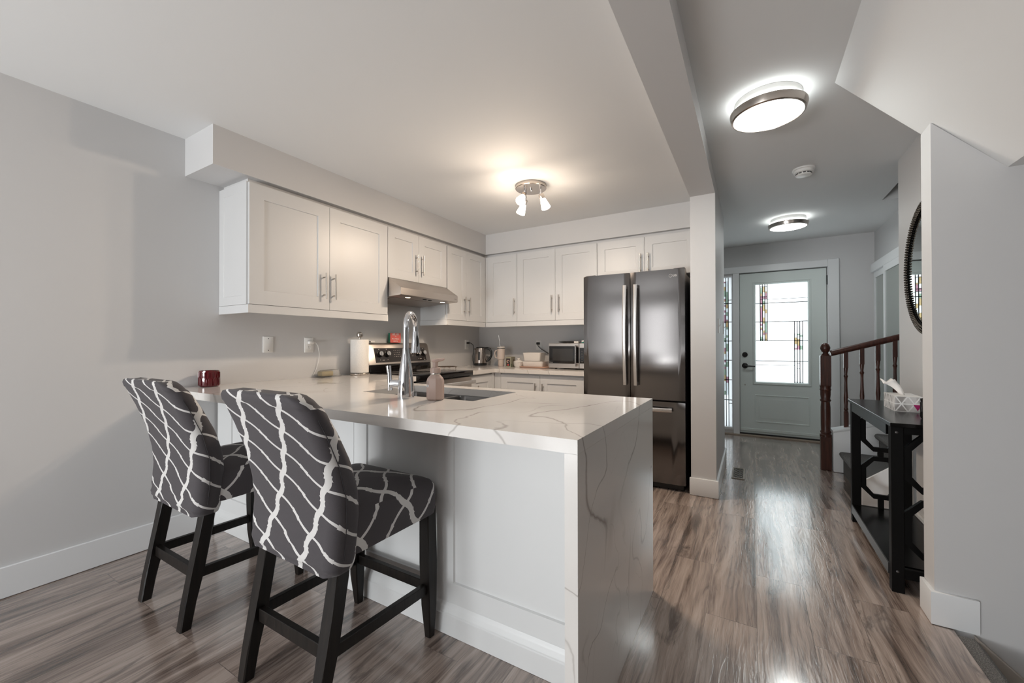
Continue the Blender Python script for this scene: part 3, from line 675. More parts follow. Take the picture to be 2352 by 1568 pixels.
# ------------------------------------------------------------------ bar stools
SP = 1.661      # centre of the near stool
def lerp_tab(tab, z):
    for (z0, *a), (z1, *b) in zip(tab, tab[1:]):
        if z <= z1: f = (z-z0)/(z1-z0); return [p+(q-p)*f for p, q in zip(a, b)]
    return tab[-1][1:]
LB = lambda x, z: (-5.605*(x+.176)-9.697*(z-.844), 4.484*(x+.176)-2.242*(z-.844))     # print on the back
LS = lambda x, y: (6.738*(x+.047)+6.784*(y-1.139), 2.676*(x+.047)-4.153*(y-1.139))     # print on the seat
def make_stool():
    t = thing('bar_stool', 'x', 'stool', (SP, 1.03, 0), 'trellis-print counter stools')
    # legs
    for s in (-1, 1):
        bm = B(); path = [(.779, .0, .020), (.795, .10, .0215), (.820, .22, .0225), (.843, .34, .0235), (.862, .46, .024), (.868, .60, .024)]
        loft(bm, [[(SP+s*.199+i*r*1.0, y+j*r, z) for i, j in ((-1, -1), (1, -1), (1, 1), (-1, 1))] for y, z, r in path])
        es = [e for e in bm.edges if abs(e.verts[0].co.z-e.verts[1].co.z) > .02]; bmesh.ops.bevel(bm, geom=es, offset=.004, segments=1, affect='EDGES')
        obj('leg', bm, BLKW, t)
        bm = B(); path = [(.015, .0), (.023, .13), (.0245, .30), (.0245, .52)]
        loft(bm, [[(SP+s*(.2175-.006*(z/.5))+i*r-s*(r-.0245)*-.4, 1.262-.008*z+j*r+(.0245-r)*.6, z) for i, j in ((-1, -1), (1, -1), (1, 1), (-1, 1))] for r, z in path])
        es = [e for e in bm.edges if abs(e.verts[0].co.z-e.verts[1].co.z) > .02]; bmesh.ops.bevel(bm, geom=es, offset=.004, segments=1, affect='EDGES')
        obj('leg', bm, BLKW, t)
        bm = B(); bar(bm, (SP+s*.203, .835, .212), (SP+s*.213, 1.237, .200), .022, .040); obj('stretcher', bm, BLKW, t)
    bm = B(); bar(bm, (SP-.178, .822, .212), (SP+.178, .822, .212), .024, .046); obj('stretcher', bm, BLKW, t)
    bm = B(); bar(bm, (SP-.190, 1.258, .205), (SP+.190, 1.258, .205), .022, .040); obj('stretcher', bm, BLKW, t)
    # padded back: rounded cross-sections swept up a curve
    tab = [  # z, half width, y rear, y front, corner radius
        (.445, .225, .812, .905, .035), (.47, .238, .802, .91, .04), (.55, .240, .806, .92, .04), (.62, .243, .812, .922, .042), (.70, .246, .806, .915, .042), (.80, .247, .784, .886, .042),
        (.90, .246, .748, .838, .040), (.96, .244, .722, .804, .038), (.995, .239, .706, .782, .036), (1.015, .228, .698, .768, .033), (1.028, .208, .696, .758, .029), (1.034, .180, .702, .748, .02)]
    bm = B(); uvl = bm.loops.layers.uv.new('UVMap')
    zs = [.445, .455, .465, .475, .49, .51, .53, .55]+[.55+.0185*k for k in range(1, 24)]+[.985, .995, 1.005, 1.015, 1.022, 1.028, 1.034]
    zs = sorted(set(round(z, 4) for z in zs))
    rings = []; vv = 0; prev = None; UV_ = []
    for z in zs:
        hw, y0, y1, r = lerp_tab(tab, z); hy = (y1-y0)/2; cy = (y0+y1)/2
        pr = rrect(hw, hy, min(r, hy*.95), 6); ring = []; n = len(pr); ang = []
        # start from the middle of the front so that the seam is hidden
        k0 = 3; pr = pr[7-0:]+pr[:7]
        per = 0; us = []
        for i, (a, b) in enumerate(pr):
            if i: per += math.hypot(a-pr[i-1][0], b-pr[i-1][1])
            us.append(per)
            zz = z; yy = cy+b
            rear = max(0, (-b/hy))
            zz += .012*math.cos(a/hw*1.4)*max(0, 1-(z-.445)/.5)*0
            if z < .60:   # gathered, wrinkled hem of the stretch cover
                g = (1-(z-.445)/.155); yy += .0045*g*math.sin(a*95+z*140)*rear; zz += .006*g*math.sin(a*31+1)-.012*g*(abs(a)/hw)**3*0
            if z > .985: zz += -.010*(abs(a)/hw)**2.5+.006*(1-(a/hw)**2)
            ring.append((SP+a, yy, zz))
        mid = .5*(us[6]+us[13]) if len(us) > 13 else 0
        cu = [i for i, (a, b) in enumerate(pr) if b < 0]; cmid = sum(us[i] for i in cu)/len(cu)
        us = [u-cmid for u in us]
        if prev is not None: vv += math.hypot(z-prev[0], y0-prev[1])
        prev = (z, y0); rings.append(ring); UV_.append([(u, vv) for u in us])
    R_ = [[bm.verts.new(p) for p in r] for r in rings]; n = len(R_[0])
    for i in range(len(R_)-1):
        for k in range(n):
            j = (k+1) % n; f = bm.faces.new([R_[i][k], R_[i][j], R_[i+1][j], R_[i+1][k]])
            uvs = [UV_[i][k], UV_[i][j], UV_[i+1][j], UV_[i+1][k]]
            if j == 0: uvs[1] = (uvs[0][0]+.03, uvs[1][1]); uvs[2] = (uvs[3][0]+.03, uvs[2][1])
            for lp, q in zip(f.loops, uvs): lp[uvl].uv = LB(q[0], .445+q[1]*.97)
    for f in (bm.faces.new(R_[0][::-1]), bm.faces.new(R_[-1])):
        for lp in f.loops: lp[uvl].uv = LB(lp.vert.co.x-SP, 1.04+(lp.vert.co.y-.70) if lp.vert.co.z > .8 else .43)
    bk = obj('backrest', bm, TRELLIS, t, 60)
    for s in (1,):
        bm = B(); tube(bm, [(SP+s*(lerp_tab(tab, z)[0]+.0006), (lerp_tab(tab, z)[1]+lerp_tab(tab, z)[2])/2-.012, z) for z in [.50+.05*k for k in range(10)]], .0014, 6); obj('seam', bm, mat('cover_seam', (.03, .027, .03), .9), bk)
    # domed seat
    bm = B(); uvl = bm.loops.layers.uv.new('UVMap'); hy = .215; cy = 1.078
    prof = [(.495, .012, 0), (.498, .003, 0), (.52, 0, 0), (.56, -.001, 0), (.595, 0, 0), (.612, .004, .1), (.626, .014, .25), (.636, .032, .45), (.644, .062, .65), (.652, .11, .85), (.656, .16, .97), (.658, .20, 1)]
    rings = []
    for z, ins, dome in prof:
        ring = []
        for a, b in rrect(.246-ins, hy-ins, max(.045-ins*.25, .008), 6):
            wv = (b/hy+1)/2; ring.append((SP+a*(.955+.045*wv), cy+b, z+(.004*math.sin(b*26+a*9) if z < .51 else 0)))
        rings.append(ring)
    R_ = [[bm.verts.new(p) for p in r] for r in rings]; n = len(R_[0]); fs = []
    for i in range(len(R_)-1):
        for k in range(n): j = (k+1) % n; fs.append(bm.faces.new([R_[i][k], R_[i][j], R_[i+1][j], R_[i+1][k]]))
    fs += [bm.faces.new(R_[0][::-1]), bm.faces.new(R_[-1])]
    bmesh.ops.recalc_face_normals(bm, faces=bm.faces[:])
    for f in bm.faces:
        nn = f.normal
        for lp in f.loops:
            p = lp.vert.co; x = p.x-SP
            if abs(nn.z) > .75: q = (x+.02, p.y)
            elif abs(nn.x) > abs(nn.y): q = (math.copysign(.25-.6*(.62-p.z)*-1*0+(.62-p.z), x)+.02, p.y)
            else: q = (x+.02, p.y+math.copysign(.62-p.z, nn.y))
            lp[uvl].uv = LS(q[0]-.02, q[1])
    obj('seat', bm, TRELLIS, t, 60)
    return t
st1 = make_stool(); st1['label'] = 'nearer trellis-patterned counter stool, in front of the bar panel'
st2 = copy_tree(st1); st2.location.x = .779; st2['label'] = 'farther trellis-patterned counter stool, next to the left wall'

# ------------------------------------------------------------------ range and hood
t = thing('kitchen_range', 'stainless and black glass electric range below the hood', 'stove', (.33, 2.855, 0))
RY0, RY1 = 2.4715, 3.2395
bm = B(); box(bm, .02, .62, RY0+.001, RY1-.001, .02, .895); obj('body', bm, DKGREY, t)
bm = B(); box(bm, .06, .665, RY0, RY1, .872, .921, .006, 2); obj('cooktop', bm, BLKGL, t)
for x, y, r in ((.24, 2.66, .08), (.24, 3.05, .10), (.48, 2.67, .11), (.48, 3.06, .085)):
    bm = B(); tube(bm, [(x+r*math.cos(a), y+r*math.sin(a), .9212) for a in [2*PI*k/40 for k in range(40)]], .0012, 4, True); obj('burner_ring', bm, mat('burner_grey', (.14, .13, .125), .4), t)
bm = B(); prism(bm, [(.005, .9215), (.005, 1.180), (.020, 1.186), (.045, 1.182), (.062, 1.165), (.105, .995), (.112, .975), (.112, .9215)], RY0-.012, RY1+.010, XZ, .004); bg = obj('backguard', bm, BLKGL, t)
nv = Vector((.17, 0, .043)).normalized()   # outward normal of the sloped control face
def face(y, s, w): # s 0..1 up the sloped face
    p = Vector((.108, y, .988))+Vector((-.043, 0, .172))*s; return p+nv*w
def slopeplate(bm, y0, y1, s0, s1, w0, w1):
    prs = [[face(y0, s0, w), face(y1, s0, w), face(y1, s1, w), face(y0, s1, w)] for w in (w0, w1)]; loft(bm, prs)
bm = B(); prism(bm, [(.006, 1.0), (.006, 1.183), (.020, 1.189), (.046, 1.185), (.064, 1.168), (.110, .992), (.104, .985), (.09, .985)], RY0-.015, RY1+.013, XZ, .004); obj('bezel', bm, SSH, t)
bm = B(); slopeplate(bm, 2.535, 3.190, .12, .88, .0015, .004); cpb = bm
for y in (2.590, 2.678, 3.080, 3.160):
    bm = B(); cen = face(y, .56, 0); q = nv.to_track_quat('Z', 'Y')
    def kp(r, h, k, n): return cen+q @ Vector((r*math.cos(2*PI*k/n), r*math.sin(2*PI*k/n), h))
    loft(bm, [[kp(r, h, k, 24) for k in range(24)] for r, h in ((.030, .004), (.030, .010), (.026, .012), (.0255, .028), (.023, .031))])
    kb = obj('knob', bm, BLACK, t)
    bm = B(); loft(bm, [[kp(r, h, k, 24) for k in range(24)] for r, h in ((.022, .0305), (.0225, .033), (.021, .0345))])
    g = q @ Vector((0, 1, 0)); bar(bm, cen+nv*.038-g*.019, cen+nv*.038+g*.019, .008, .008, tuple(nv), .001)
    obj('knob_cap', bm, STEELH, kb)
bm = B()
for y0, ny_, rows in ((2.765, 4, 4), (2.935, 2, 4), (2.995, 3, 3)):
    for i in range(ny_):
        for j in range(rows):
            yy = y0+.022*i; ss = .40+.11*j; slopeplate(bm, yy, yy+random.choice((.004, .007, .010)), ss, ss+.018, .0042, .0046)
for y in (2.59, 2.678, 3.08, 3.16): slopeplate(bm, y-.004, y+.004, .24, .265, .0042, .0046); slopeplate(bm, y-.004, y+.004, .80, .825, .0042, .0046)
for y in (2.625, 3.11): slopeplate(bm, y-.012, y+.014, .225, .245, .0042, .0046)
slopeplate(bm, 3.155, 3.175, .16, .185, .0042, .0046)
obj2('control_panel', [(cpb, mat('control_glass', (.022, .018, .017), .12)), (bm, mat('pale_print', (.55, .5, .46), .6))], t)
bm = B(); box(bm, .62, .648, RY0+.003, RY1-.003, .20, .862, .006, 2); od = obj('oven_door', bm, SSH, t)
bm = B(); box(bm, .6482, .650, RY0+.07, RY1-.07, .32, .755); obj('oven_window', bm, BLKGL, od)
bm = B(); bar(bm, (.700, RY0+.02, .815), (.700, RY1-.012, .815), .022, .030, bev=.005)
for y in (RY0+.06, RY1-.06): bar(bm, (.648, y, .815), (.695, y, .815), .03, .022)
obj('handle', bm, STEELH, od)
bm = B(); box(bm, .62, .645, RY0+.003, RY1-.003, .03, .19, .006, 2); obj('warming_drawer', bm, SSH, t)

t = thing('range_hood', 'stainless steel under-cabinet range hood with two lit spots', 'range hood', (.25, 2.83, 1.585))
bm = B(); HY0, HY1 = 2.447, 3.207
prism(bm, [(.002, 1.741), (.360, 1.741), (.502, 1.648), (.502, 1.590), (.490, 1.586), (.02, 1.560), (.002, 1.560)], HY0, HY1, XZ, .002); o = obj('canopy', bm, SSH, t)
bm = B(); n_ = Vector((-.026/.47, 0, 1)).normalized()
zu = lambda x: 1.5605+(x-.02)/.47*.026
prism(bm, [(.06, zu(.06)-.004), (.06, zu(.06)+.001), (.36, zu(.36)+.001), (.36, zu(.36)-.004)], HY0+.05, HY1-.05, XZ); obj('filter', bm, brushed('filter_mesh', (.40, .36, .33), .45, 0), t)
for y in (2.60, 3.06):
    bm = B(); lathe(bm, [(.030, .002), (.034, -.003), (.026, -.004), (.024, -.001)], (.43, y, zu(.43)), 24); o = obj('lamp_rim', bm, NICKEL, t)
    bm = B(); lathe(bm, [(.024, .0), (.023, -.003), (0, -.0035)], (.43, y, zu(.43)), 20); obj('bulb', bm, emis('hood_lamp', (1, .82, .62), 9), o)
    d_ = bpy.data.lights.new('hood_spot', 'SPOT'); d_.energy = 4; d_.color = (1, .80, .60); d_.spot_size = math.radians(120); d_.spot_blend = .6; d_.shadow_soft_size = .02
    lo = bpy.data.objects.new('hood_spot', d_); COL.objects.link(lo); lo.location = (.43, y, zu(.43)-.012)
for y in (2.79, 2.86):
    bm = B(); box(bm, .425, .445, y, y+.03, zu(.43)-.006, zu(.43)+.002); obj('switch', bm, BLACK, t)
bm = text_bm('Broan', .012, lambda x, y, z: (.502+z, 3.155+x, 1.612+y), .0006); obj('brand_mark', bm, mat('mark_grey', (.18, .16, .15), .5), t)

# things on the stove
bm = B(); box(bm, .024, .050, 2.752, 2.885, 1.190, 1.282)
bk = tag(obj('recipe_box', bm, mat('green_card', (.03, .22, .14), .55), None, loc=(.037, 2.82, 1.19)), 'small red and green boxed card set standing on the stove back', 'book')
bm = B(); box(bm, .0502, .0515, 2.752, 2.885, 1.190, 1.282); obj('front_cover', bm, mat('coral_card', (.72, .15, .13), .5), bk)
WT = mat('white_print', (.85, .80, .76), .6)
for s, z, sz in (('LES 100', 1.262, .026), ('TOP', 1.250, .010), ('Menu Maison', 1.222, .0165), ('RECETTES', 1.201, .012)):
    bm = text_bm(s, sz, lambda x, y, zz, z=z: (.0516+zz, 2.818+x, z+y), .0005, 'CENTER', .0004); obj('lettering', bm, WT, bk)
bm = B(); box(bm, .022, .050, 2.497, 2.572, 1.190, 1.206, .003, 1)
cl = tag(obj('kitchen_timer', bm, WPLAST, None, loc=(.036, 2.53, 1.19)), 'small white plastic gadget lying on the left of the stove back', 'gadget')
bm = B(); box(bm, .0498, .0506, 2.505, 2.522, 1.194, 1.203); obj('display', bm, BLACK, cl)

# ------------------------------------------------------------------ refrigerator
t = thing('refrigerator', 'dark stainless french-door refrigerator with bottom freezer', 'refrigerator', (2.135, 3.85, 0))
FX0, FX1, FY = 1.716, 2.553, 3.453; FM = 2.1265
bm = B(); box(bm, FX0+.004, FX1-.004, FY+.085, 4.24, .03, 1.745, .006, 1); obj('body', bm, DKGREY, t)
bm = B(); box(bm, FX0+.02, FX1-.02, FY+.05, 4.1, .004, .05); obj('kick_grille', bm, BLACK, t)
def fdoor(name, x0, x1, z0, z1, bow=.008):
    bm = B(); n = 16; pl = [(x0+(x1-x0)*k/n, FY+bow-bow*4*(k/n)*(1-k/n)) for k in range(n+1)]
    poly = [(x0, FY+.08)]+pl+[(x1, FY+.08)]
    prism(bm, poly, z0, z1, bev=.004); return obj(name, bm, SSTEEL, t, 30)
ld = fdoor('left_door', FX0, FM-.003, .722, 1.772); rd = fdoor('right_door', FM+.003, FX1, .722, 1.772); fd = fdoor('freezer_drawer', FX0, FX1, .055, .708, .006)
def fhandle(x, parent):
    bm = B(); pts = []
    for k in range(17):
        f = k/16; pts.append((x, FY-.030-.026*math.sin(PI*f), .832+f*(1.665-.832)))
    R = loft(bm, [[(p[0]+a*.0155, p[1]+b*.009, p[2]) for a, b in rrect(1, 1, .5, 3)] for p in pts])
    for z in (.845, 1.652): box(bm, x-.012, x+.012, FY-.03, FY+.006, z-.014, z+.014)
    obj('handle', bm, STEELH, parent)
fhandle(2.090, ld); fhandle(2.178, rd)
bm = B(); pts = [(1.80+.66*k/12, FY-.035-.02*math.sin(PI*k/12), .648) for k in range(13)]
loft(bm, [[(p[0], p[1]+a*.009, p[2]+b*.016) for a, b in rrect(1, 1, .5, 3)] for p in pts])
for x in (1.82, 2.44): box(bm, x-.014, x+.014, FY-.035, FY+.004, .636, .660)
obj('handle', bm, STEELH, fd)
LOGO = mat('logo_silver', (.55, .54, .53), .4, .0)
cx, cz = 2.4475, 1.7195; yy = FY-.0005+.004
bm = B(); tube(bm, [(cx+.0125*math.cos(a), yy-.001, cz+.0125*math.sin(a)) for a in [2*PI*k/32 for k in range(32)]], .0013, 6, True)
lathe(bm, [(.0115, 0), (.0115, -.0004), (0, -.0005)], (cx, yy, cz), 24, 'y'); obj('emblem', bm, LOGO, rd)
bm = B(); EM = .0009
box(bm, cx-.0018, cx-.0006, yy-.0016, yy-.0004, cz-.004, cz+.006); box(bm, cx-.0018, cx+.003, yy-.0016, yy-.0004, cz-.005, cz-.0038)
box(bm, cx-.006, cx-.0042, yy-.0016, yy-.0004, cz+.003, cz+.005)
tube(bm, [(cx+.0085*math.cos(a), yy-.001, cz+.0085*math.sin(a)) for a in [PI*.5+PI*1.5*k/20 for k in range(21)]]+[(cx+.002, yy-.001, cz)], .0008, 5); obj('emblem_face', bm, mat('logo_grey', (.22, .21, .2), .4), rd)
bm = text_bm('LG', .023, lambda x, y, z: (2.4645+x*1.0, yy-z-.0002, 1.7125+y), .0008, 'LEFT', .0006); obj('lettering', bm, LOGO, rd)
for x in (FX0+.05, FX1-.05):
    bm = B(); prism(bm, [(FY+.02, 1.772), (FY+.05, 1.785), (FY+.12, 1.785), (FY+.16, 1.76), (FY+.16, 1.745), (FY+.09, 1.745), (FY+.02, 1.772)][:6], x-.04, x+.044, YZ, .003); obj('hinge_cover', bm, DKGREY, t)

# ------------------------------------------------------------------ things on the worktops
# red candle holder
RED = mat('ruby_glass', (.10, .001, .005), .08, 0, Transmission_Weight=.15, Coat_Weight=.5)
c = Vector((.088, 1.243, ZC))
t = thing('candle_jar', 'ruby red ribbed glass candle jar at the wall end of the peninsula', 'candle holder', c)
bm = B(); n = 40
ring = lambda r, z, k_=1: [(c.x+(r+(.0022 if k % 2 else -.0005)*k_)*math.cos(2*PI*k/n), c.y+(r+(.0022 if k % 2 else -.0005)*k_)*math.sin(2*PI*k/n), c.z+z) for k in range(n)]
loft(bm, [ring(.046, .001, 0), ring(.051, .004, 0), ring(.051, .008), ring(.051, .045), ring(.0525, .052, 0), ring(.051, .06), ring(.051, .09), ring(.0525, .095, 0), ring(.0525, .1, 0), ring(.047, .1, 0), ring(.046, .03, 0)]); obj('jar', bm, RED, t, 20)
bm = B()
for k in range(10):
    a = 2*PI*k/10; p = lambda z, d: (c.x+.0535*math.cos(a+d), c.y+.0535*math.sin(a+d), c.z+z)
    tube(bm, [p(.010, 0), p(.048, .0), p(.058, .16), p(.09, .16)], .0022, 6); tube(bm, [p(.048, 0), p(.058, -.16), p(.09, -.16)], .0022, 6)
obj('moulded_pattern', bm, RED, t)
# butter dish
c = Vector((.062, 2.095, ZC))
t = thing('butter_dish', 'clear covered butter dish against the left wall', 'butter dish', c)
bm = B(); loft(bm, [[(c.x+a, c.y+b, c.z+z) for a, b in rrect(.045-i, .10-i, .025, 5)] for z, i in ((.001, .006), (.004, 0), (.008, -.002), (.008, .004), (.005, .008))]); obj('tray', bm, mat('thin_glass', (.9, .9, .88), .05, 0, Transmission_Weight=.9, IOR=1.2, Alpha=.55), t)
bm = B(); loft(bm, [[(c.x+a, c.y+b, c.z+z) for a, b in rrect(.038-i, .093-i, .03, 5)] for z, i in ((.009, 0), (.03, 0), (.048, .004), (.055, .014), (.057, .03))], False, True); obj('lid', bm, _mc['thin_glass'], t)
bm = B(); box(bm, c.x-.028, c.x+.028, c.y-.08, c.y+.02, ZC+.009, ZC+.045, .006, 2); obj('butter', bm, mat('butter', (.72, .60, .36), .5), t)
# paper towel
c = Vector((.115, 2.350, ZC))
t = thing('paper_towel_holder', 'round steel paper towel stand with a ball finial, left of the stove', 'paper towel holder', c)
bm = B(); lathe(bm, [(.080, .001), (.082, .004), (.082, .014), (.078, .018), (0, .019)], c, 36); obj('base', bm, NICKEL, t)
bm = B(); rod(bm, c+Vector((0, 0, .018)), c+Vector((0, 0, .325)), .006); obj('rod', bm, NICKEL, t)
bm = B(); lathe(bm, [(.010, .318), (.022, .326), (.0265, .342), (.022, .358), (.01, .367), (0, .368)], c, 24); obj('finial', bm, NICKEL, t)
bm = B(); lathe(bm, [(.022, .021), (.073, .021), (.074, .024), (.074, .298), (.073, .301), (.022, .301), (.02, .295)], c, 40)
x = N('paper_towel'); x.set(Base_Color=(.82, .79, .75), Roughness=.95); h = x.n('ShaderNodeTexVoronoi'); x.l(x.co(), h.inputs[0]); h.inputs['Scale'].default_value = 130; x.bump(h.outputs[0], .5, .003)
tag(obj('paper_towel_roll', bm, x.m, None, loc=c), 'white quilted paper towel roll standing left of the stove', 'paper towel')

def outlet(name_lab, cen, nax, kind):
    # nax 'x': plate on left wall facing +x ; 'y': plate facing -y ; 'h' hall side facing +x
    mp = (lambda u, v, w: (cen[0]+w, cen[1]+u, cen[2]+v)) if nax == 'x' else (lambda u, v, w: (cen[0]+u, cen[1]-w, cen[2]+v))
    nm = {'blank': 'blank_plate', 'outlet': 'wall_outlet', 'switch': 'light_switch'}[kind]
    ca = {'blank': 'wall plate', 'outlet': 'outlet', 'switch': 'light switch'}[kind]
    t = thing(nm, name_lab, ca, cen)
    bm = B(); loft(bm, [[mp(a, b, w) for a, b in rrect(.0365-i, .0585-i, .004, 3)] for w, i in ((.0002, 0), (.004, 0), (.0065, .003))]); obj('plate', bm, WPLAST, t)
    if kind == 'blank':
        for v in (-.042, .042):
            bm = B(); loft(bm, [[mp(.0035*math.cos(a), v+.0035*math.sin(a), w) for a in [2*PI*k/12 for k in range(12)]] for w in (.0065, .0072)]); obj('screw', bm, DKGREY, t)
    if kind == 'outlet':
        bm = B(); loft(bm, [[mp(a, b, w) for a, b in rrect(.0175, .034, .004, 3)] for w in (.0066, .0085)]); f = obj('receptacle', bm, WPLAST, t)
        bm = B()
        for v in (-.018, .018):
            for u, h in ((-.006, .0045), (.006, .0035)): P = [mp(u-.001, v-h+.004, .0086), mp(u+.001, v-h+.004, .0086), mp(u+.001, v+h+.004, .0086), mp(u-.001, v+h+.004, .0086)]; bm.faces.new([bm.verts.new(p) for p in P])
            bm.faces.new([bm.verts.new(mp(.002*math.cos(a), v-.007+.002*math.sin(a), .0086)) for a in [2*PI*k/10 for k in range(10)]])
        obj('slots', bm, BLACK, f)
    if kind == 'switch':
        bm = B(); P0 = mp(0, -.004, .006); P1 = mp(0, .010, .018); bar(bm, P0, P1, .009, .007); obj('toggle', bm, WPLAST, t)
    return t
outlet('blank white wall plate with two screws on the left wall', (0, 1.647, 1.175), 'x', 'blank')
outlet('white outlet on the left wall with a white charger plugged in', (0, 1.960, 1.170), 'x', 'outlet')
outlet('white outlet near the kitchen corner with the black kettle plug', (0, 4.020, 1.170), 'x', 'outlet')
outlet('white outlet on the back wall above the casserole dishes', (.852, 4.291, 1.160), 'y', 'outlet')
outlet('white light switch on the hall wall nearer the kitchen', (2.769, 3.760, 1.322), 'x', 'switch')
outlet('white light switch on the hall wall nearer the front door', (2.769, 4.433, 1.330), 'x', 'switch')
t = thing('phone_charger', 'white phone charger with a thin cable hanging to the butter dish', 'charger', (.02, 1.965, 1.19))
bm = B(); box(bm, .0088, .036, 1.945, 1.982, 1.178, 1.200, .004, 2); obj('adapter', bm, WPLAST, t)
bm = B(); tube(bm, [(.03, 1.982, 1.189), (.03, 2.00, 1.188), (.028, 2.02, 1.165), (.020, 2.038, 1.10), (.014, 2.036, 1.04), (.010, 2.02, .98), (.009, 1.998, .94), (.012, 1.985, .923), (.014, 2.04, .9165), (.012, 2.12, .9165), (.012, 2.22, .9165), (.02, 2.262, .9165)], .0022, 8); obj('cable', bm, WPLAST, t)

# wire trivet right of the stove
t = thing('cooling_rack', 'small round wire trivet on the worktop right of the stove', 'trivet', (.20, 3.40, ZC))
bm = B(); WI = mat('wire_metal', (.20, .15, .12), .35, .8)
for r in (.11, .075, .04): tube(bm, [(.20+r*math.cos(a), 3.40+r*math.sin(a), ZC+.022) for a in [2*PI*k/32 for k in range(32)]], .0022, 6, True)
for k in range(4): a = PI*k/4; rod(bm, (.20+.11*math.cos(a), 3.40+.11*math.sin(a), ZC+.0235), (.20-.11*math.cos(a), 3.40-.11*math.sin(a), ZC+.0235), .002, 6)
obj('grid', bm, WI, t)
for k in range(4):
    a = PI*k/2+.4; p = Vector((.20+.10*math.cos(a), 3.40+.10*math.sin(a), ZC)); bm = B()
    tube(bm, [p+Vector((.0, 0, .011))+Vector((-math.sin(a)*.009*math.cos(b), math.cos(a)*.009*math.cos(b), .009*math.sin(b))) for b in [2*PI*i/14 for i in range(14)]], .0018, 6, True); obj('foot', bm, WI, t)

# kettle
c = Vector((.135, 4.125, ZC))
t = thing('electric_kettle', 'brushed steel electric kettle with black handle in the corner', 'kettle', c)
KST = brushed('kettle_steel', (.50, .44, .40), .26, 2)
bm = B(); lathe(bm, [(.076, .001), (.080, .006), (.080, .022), (.074, .026), (0, .027)], c, 36); obj('base', bm, BLACK, t)
bm = B(); lathe(bm, [(.072, .027), (.075, .03), (.074, .06), (.062, .19), (.058, .212), (.055, .214), (0, .214)], c, 36); kb = obj('body', bm, KST, t)
bm = B(); lathe(bm, [(.056, .213), (.056, .220), (.048, .226), (0, .228)], c, 32); obj('lid', bm, BLACK, t)
hv = Vector((.93, .37, 0)).normalized()
bm = B(); pts = [c+hv*r+Vector((0, 0, z)) for r, z in ((.045, .212), (.085, .212), (.118, .198), (.135, .165), (.135, .125), (.118, .085), (.092, .060), (.070, .050))]
tube(bm, pts, [.011, .012, .013, .013, .013, .012, .011, .010], 12, sx=1.1); obj('handle', bm, BLACK, t)
bm = B(); pts = [c-hv*r+Vector((0, 0, z)) for r, z in ((.05, .185), (.066, .195), (.080, .205))]
tube(bm, pts, [.020, .014, .008], 12); obj('spout', bm, KST, t)
gv = Vector((.33, -.944, 0)); bm = B()
loft(bm, [[c+gv*r+Vector((-gv.y, gv.x, 0))*a+Vector((0, 0, .118+b))-gv*(b*.10) for a, b in rrect(.011-i, .052-i, .010, 5)] for r, i in ((.060, 0), (.0715, 0), (.0725, .003))]); obj('water_gauge', bm, mat('smoked_gauge', (.05, .05, .05), .1), kb)
bm = B(); pl = Vector((.012, 4.020, 1.19))
bm2 = B(); box(bm2, .0088, .038, 4.004, 4.036, 1.178, 1.202, .004, 1); obj('plug', bm2, BLACK, t)
tube(bm, [(.036, 4.02, 1.19), (.055, 4.035, 1.187), (.075, 4.05, 1.165), (.078, 4.055, 1.10), (.070, 4.05, 1.03), (.072, 4.05, .97), (.085, 4.055, .925), (.105, 4.06, .9195)], .0042, 8); obj('cord', bm, BLACK, t)

# tumbler
c = Vector((.455, 4.085, ZC))
t = thing('travel_tumbler', 'tall cream tumbler with metal straw beside the kettle', 'tumbler', c)
CREAM = mat('cream_enamel', (.66, .56, .50), .4)
bm = B(); lathe(bm, [(.031, .001), (.033, .004), (.036, .075), (.044, .085), (.047, .20), (.047, .206), (0, .206)], c, 32); obj('cup', bm, CREAM, t)
bm = B(); lathe(bm, [(.0472, .204), (.0472, .211), (.046, .212)], c, 32); obj('rim_band', bm, mat('dark_steel', (.12, .1, .09), .3, 1), t)
bm = B(); lathe(bm, [(.0465, .210), (.0465, .222), (.040, .228), (0, .229)], c, 32); box(bm, c.x+.005, c.x+.04, c.y-.02, c.y+.02, ZC+.226, ZC+.236, .003, 1); obj('lid', bm, mat('frost_lid', (.62, .58, .54), .3), t)
bm = B(); rod(bm, c+Vector((-.008, 0, .22)), c+Vector((-.030, -.004, .365)), .0032, 8); obj('straw', bm, NICKEL, t)
bm = B(); tube(bm, [c+Vector((-.040, -.02, .185)), c+Vector((-.062, -.03, .180)), c+Vector((-.066, -.033, .15)), c+Vector((-.060, -.03, .105)), c+Vector((-.038, -.018, .095))], .006, 10); obj('handle', bm, CREAM, t)

# tea box
c = Vector((.602, 4.055, ZC)); R_ = Matrix.Rotation(math.radians(12), 4, 'Z')
def rb(bm, cen, rot, x0, x1, y0, y1, z0, z1, bev=0):
    b2 = B(); box(b2, x0, x1, y0, y1, z0, z1, bev); b2.transform(Matrix.Translation(cen) @ rot)
    me = bpy.data.meshes.new('tmp'); b2.to_mesh(me); b2.free(); bm.from_mesh(me); bpy.data.meshes.remove(me)
bm = B(); rb(bm, c, R_, -.034, .034, -.075, .075, .0005, .115)
tb = tag(obj('tea_box', bm, mat('sage_card', (.30, .28, .20), .5), None, loc=c), 'small sage green tea carton with black and red end panel', 'tea box')
bm = B(); rb(bm, c, R_, -.025, .022, -.0765, -.0755, .012, .098); o = obj('end_label', bm, mat('label_black', (.02, .008, .007), .5), tb)
bm = B()
P = lambda r, a, z=.062: Matrix.Translation(c) @ R_ @ Vector((-.0015+r*math.cos(a), -.0772, z+r*math.sin(a)))
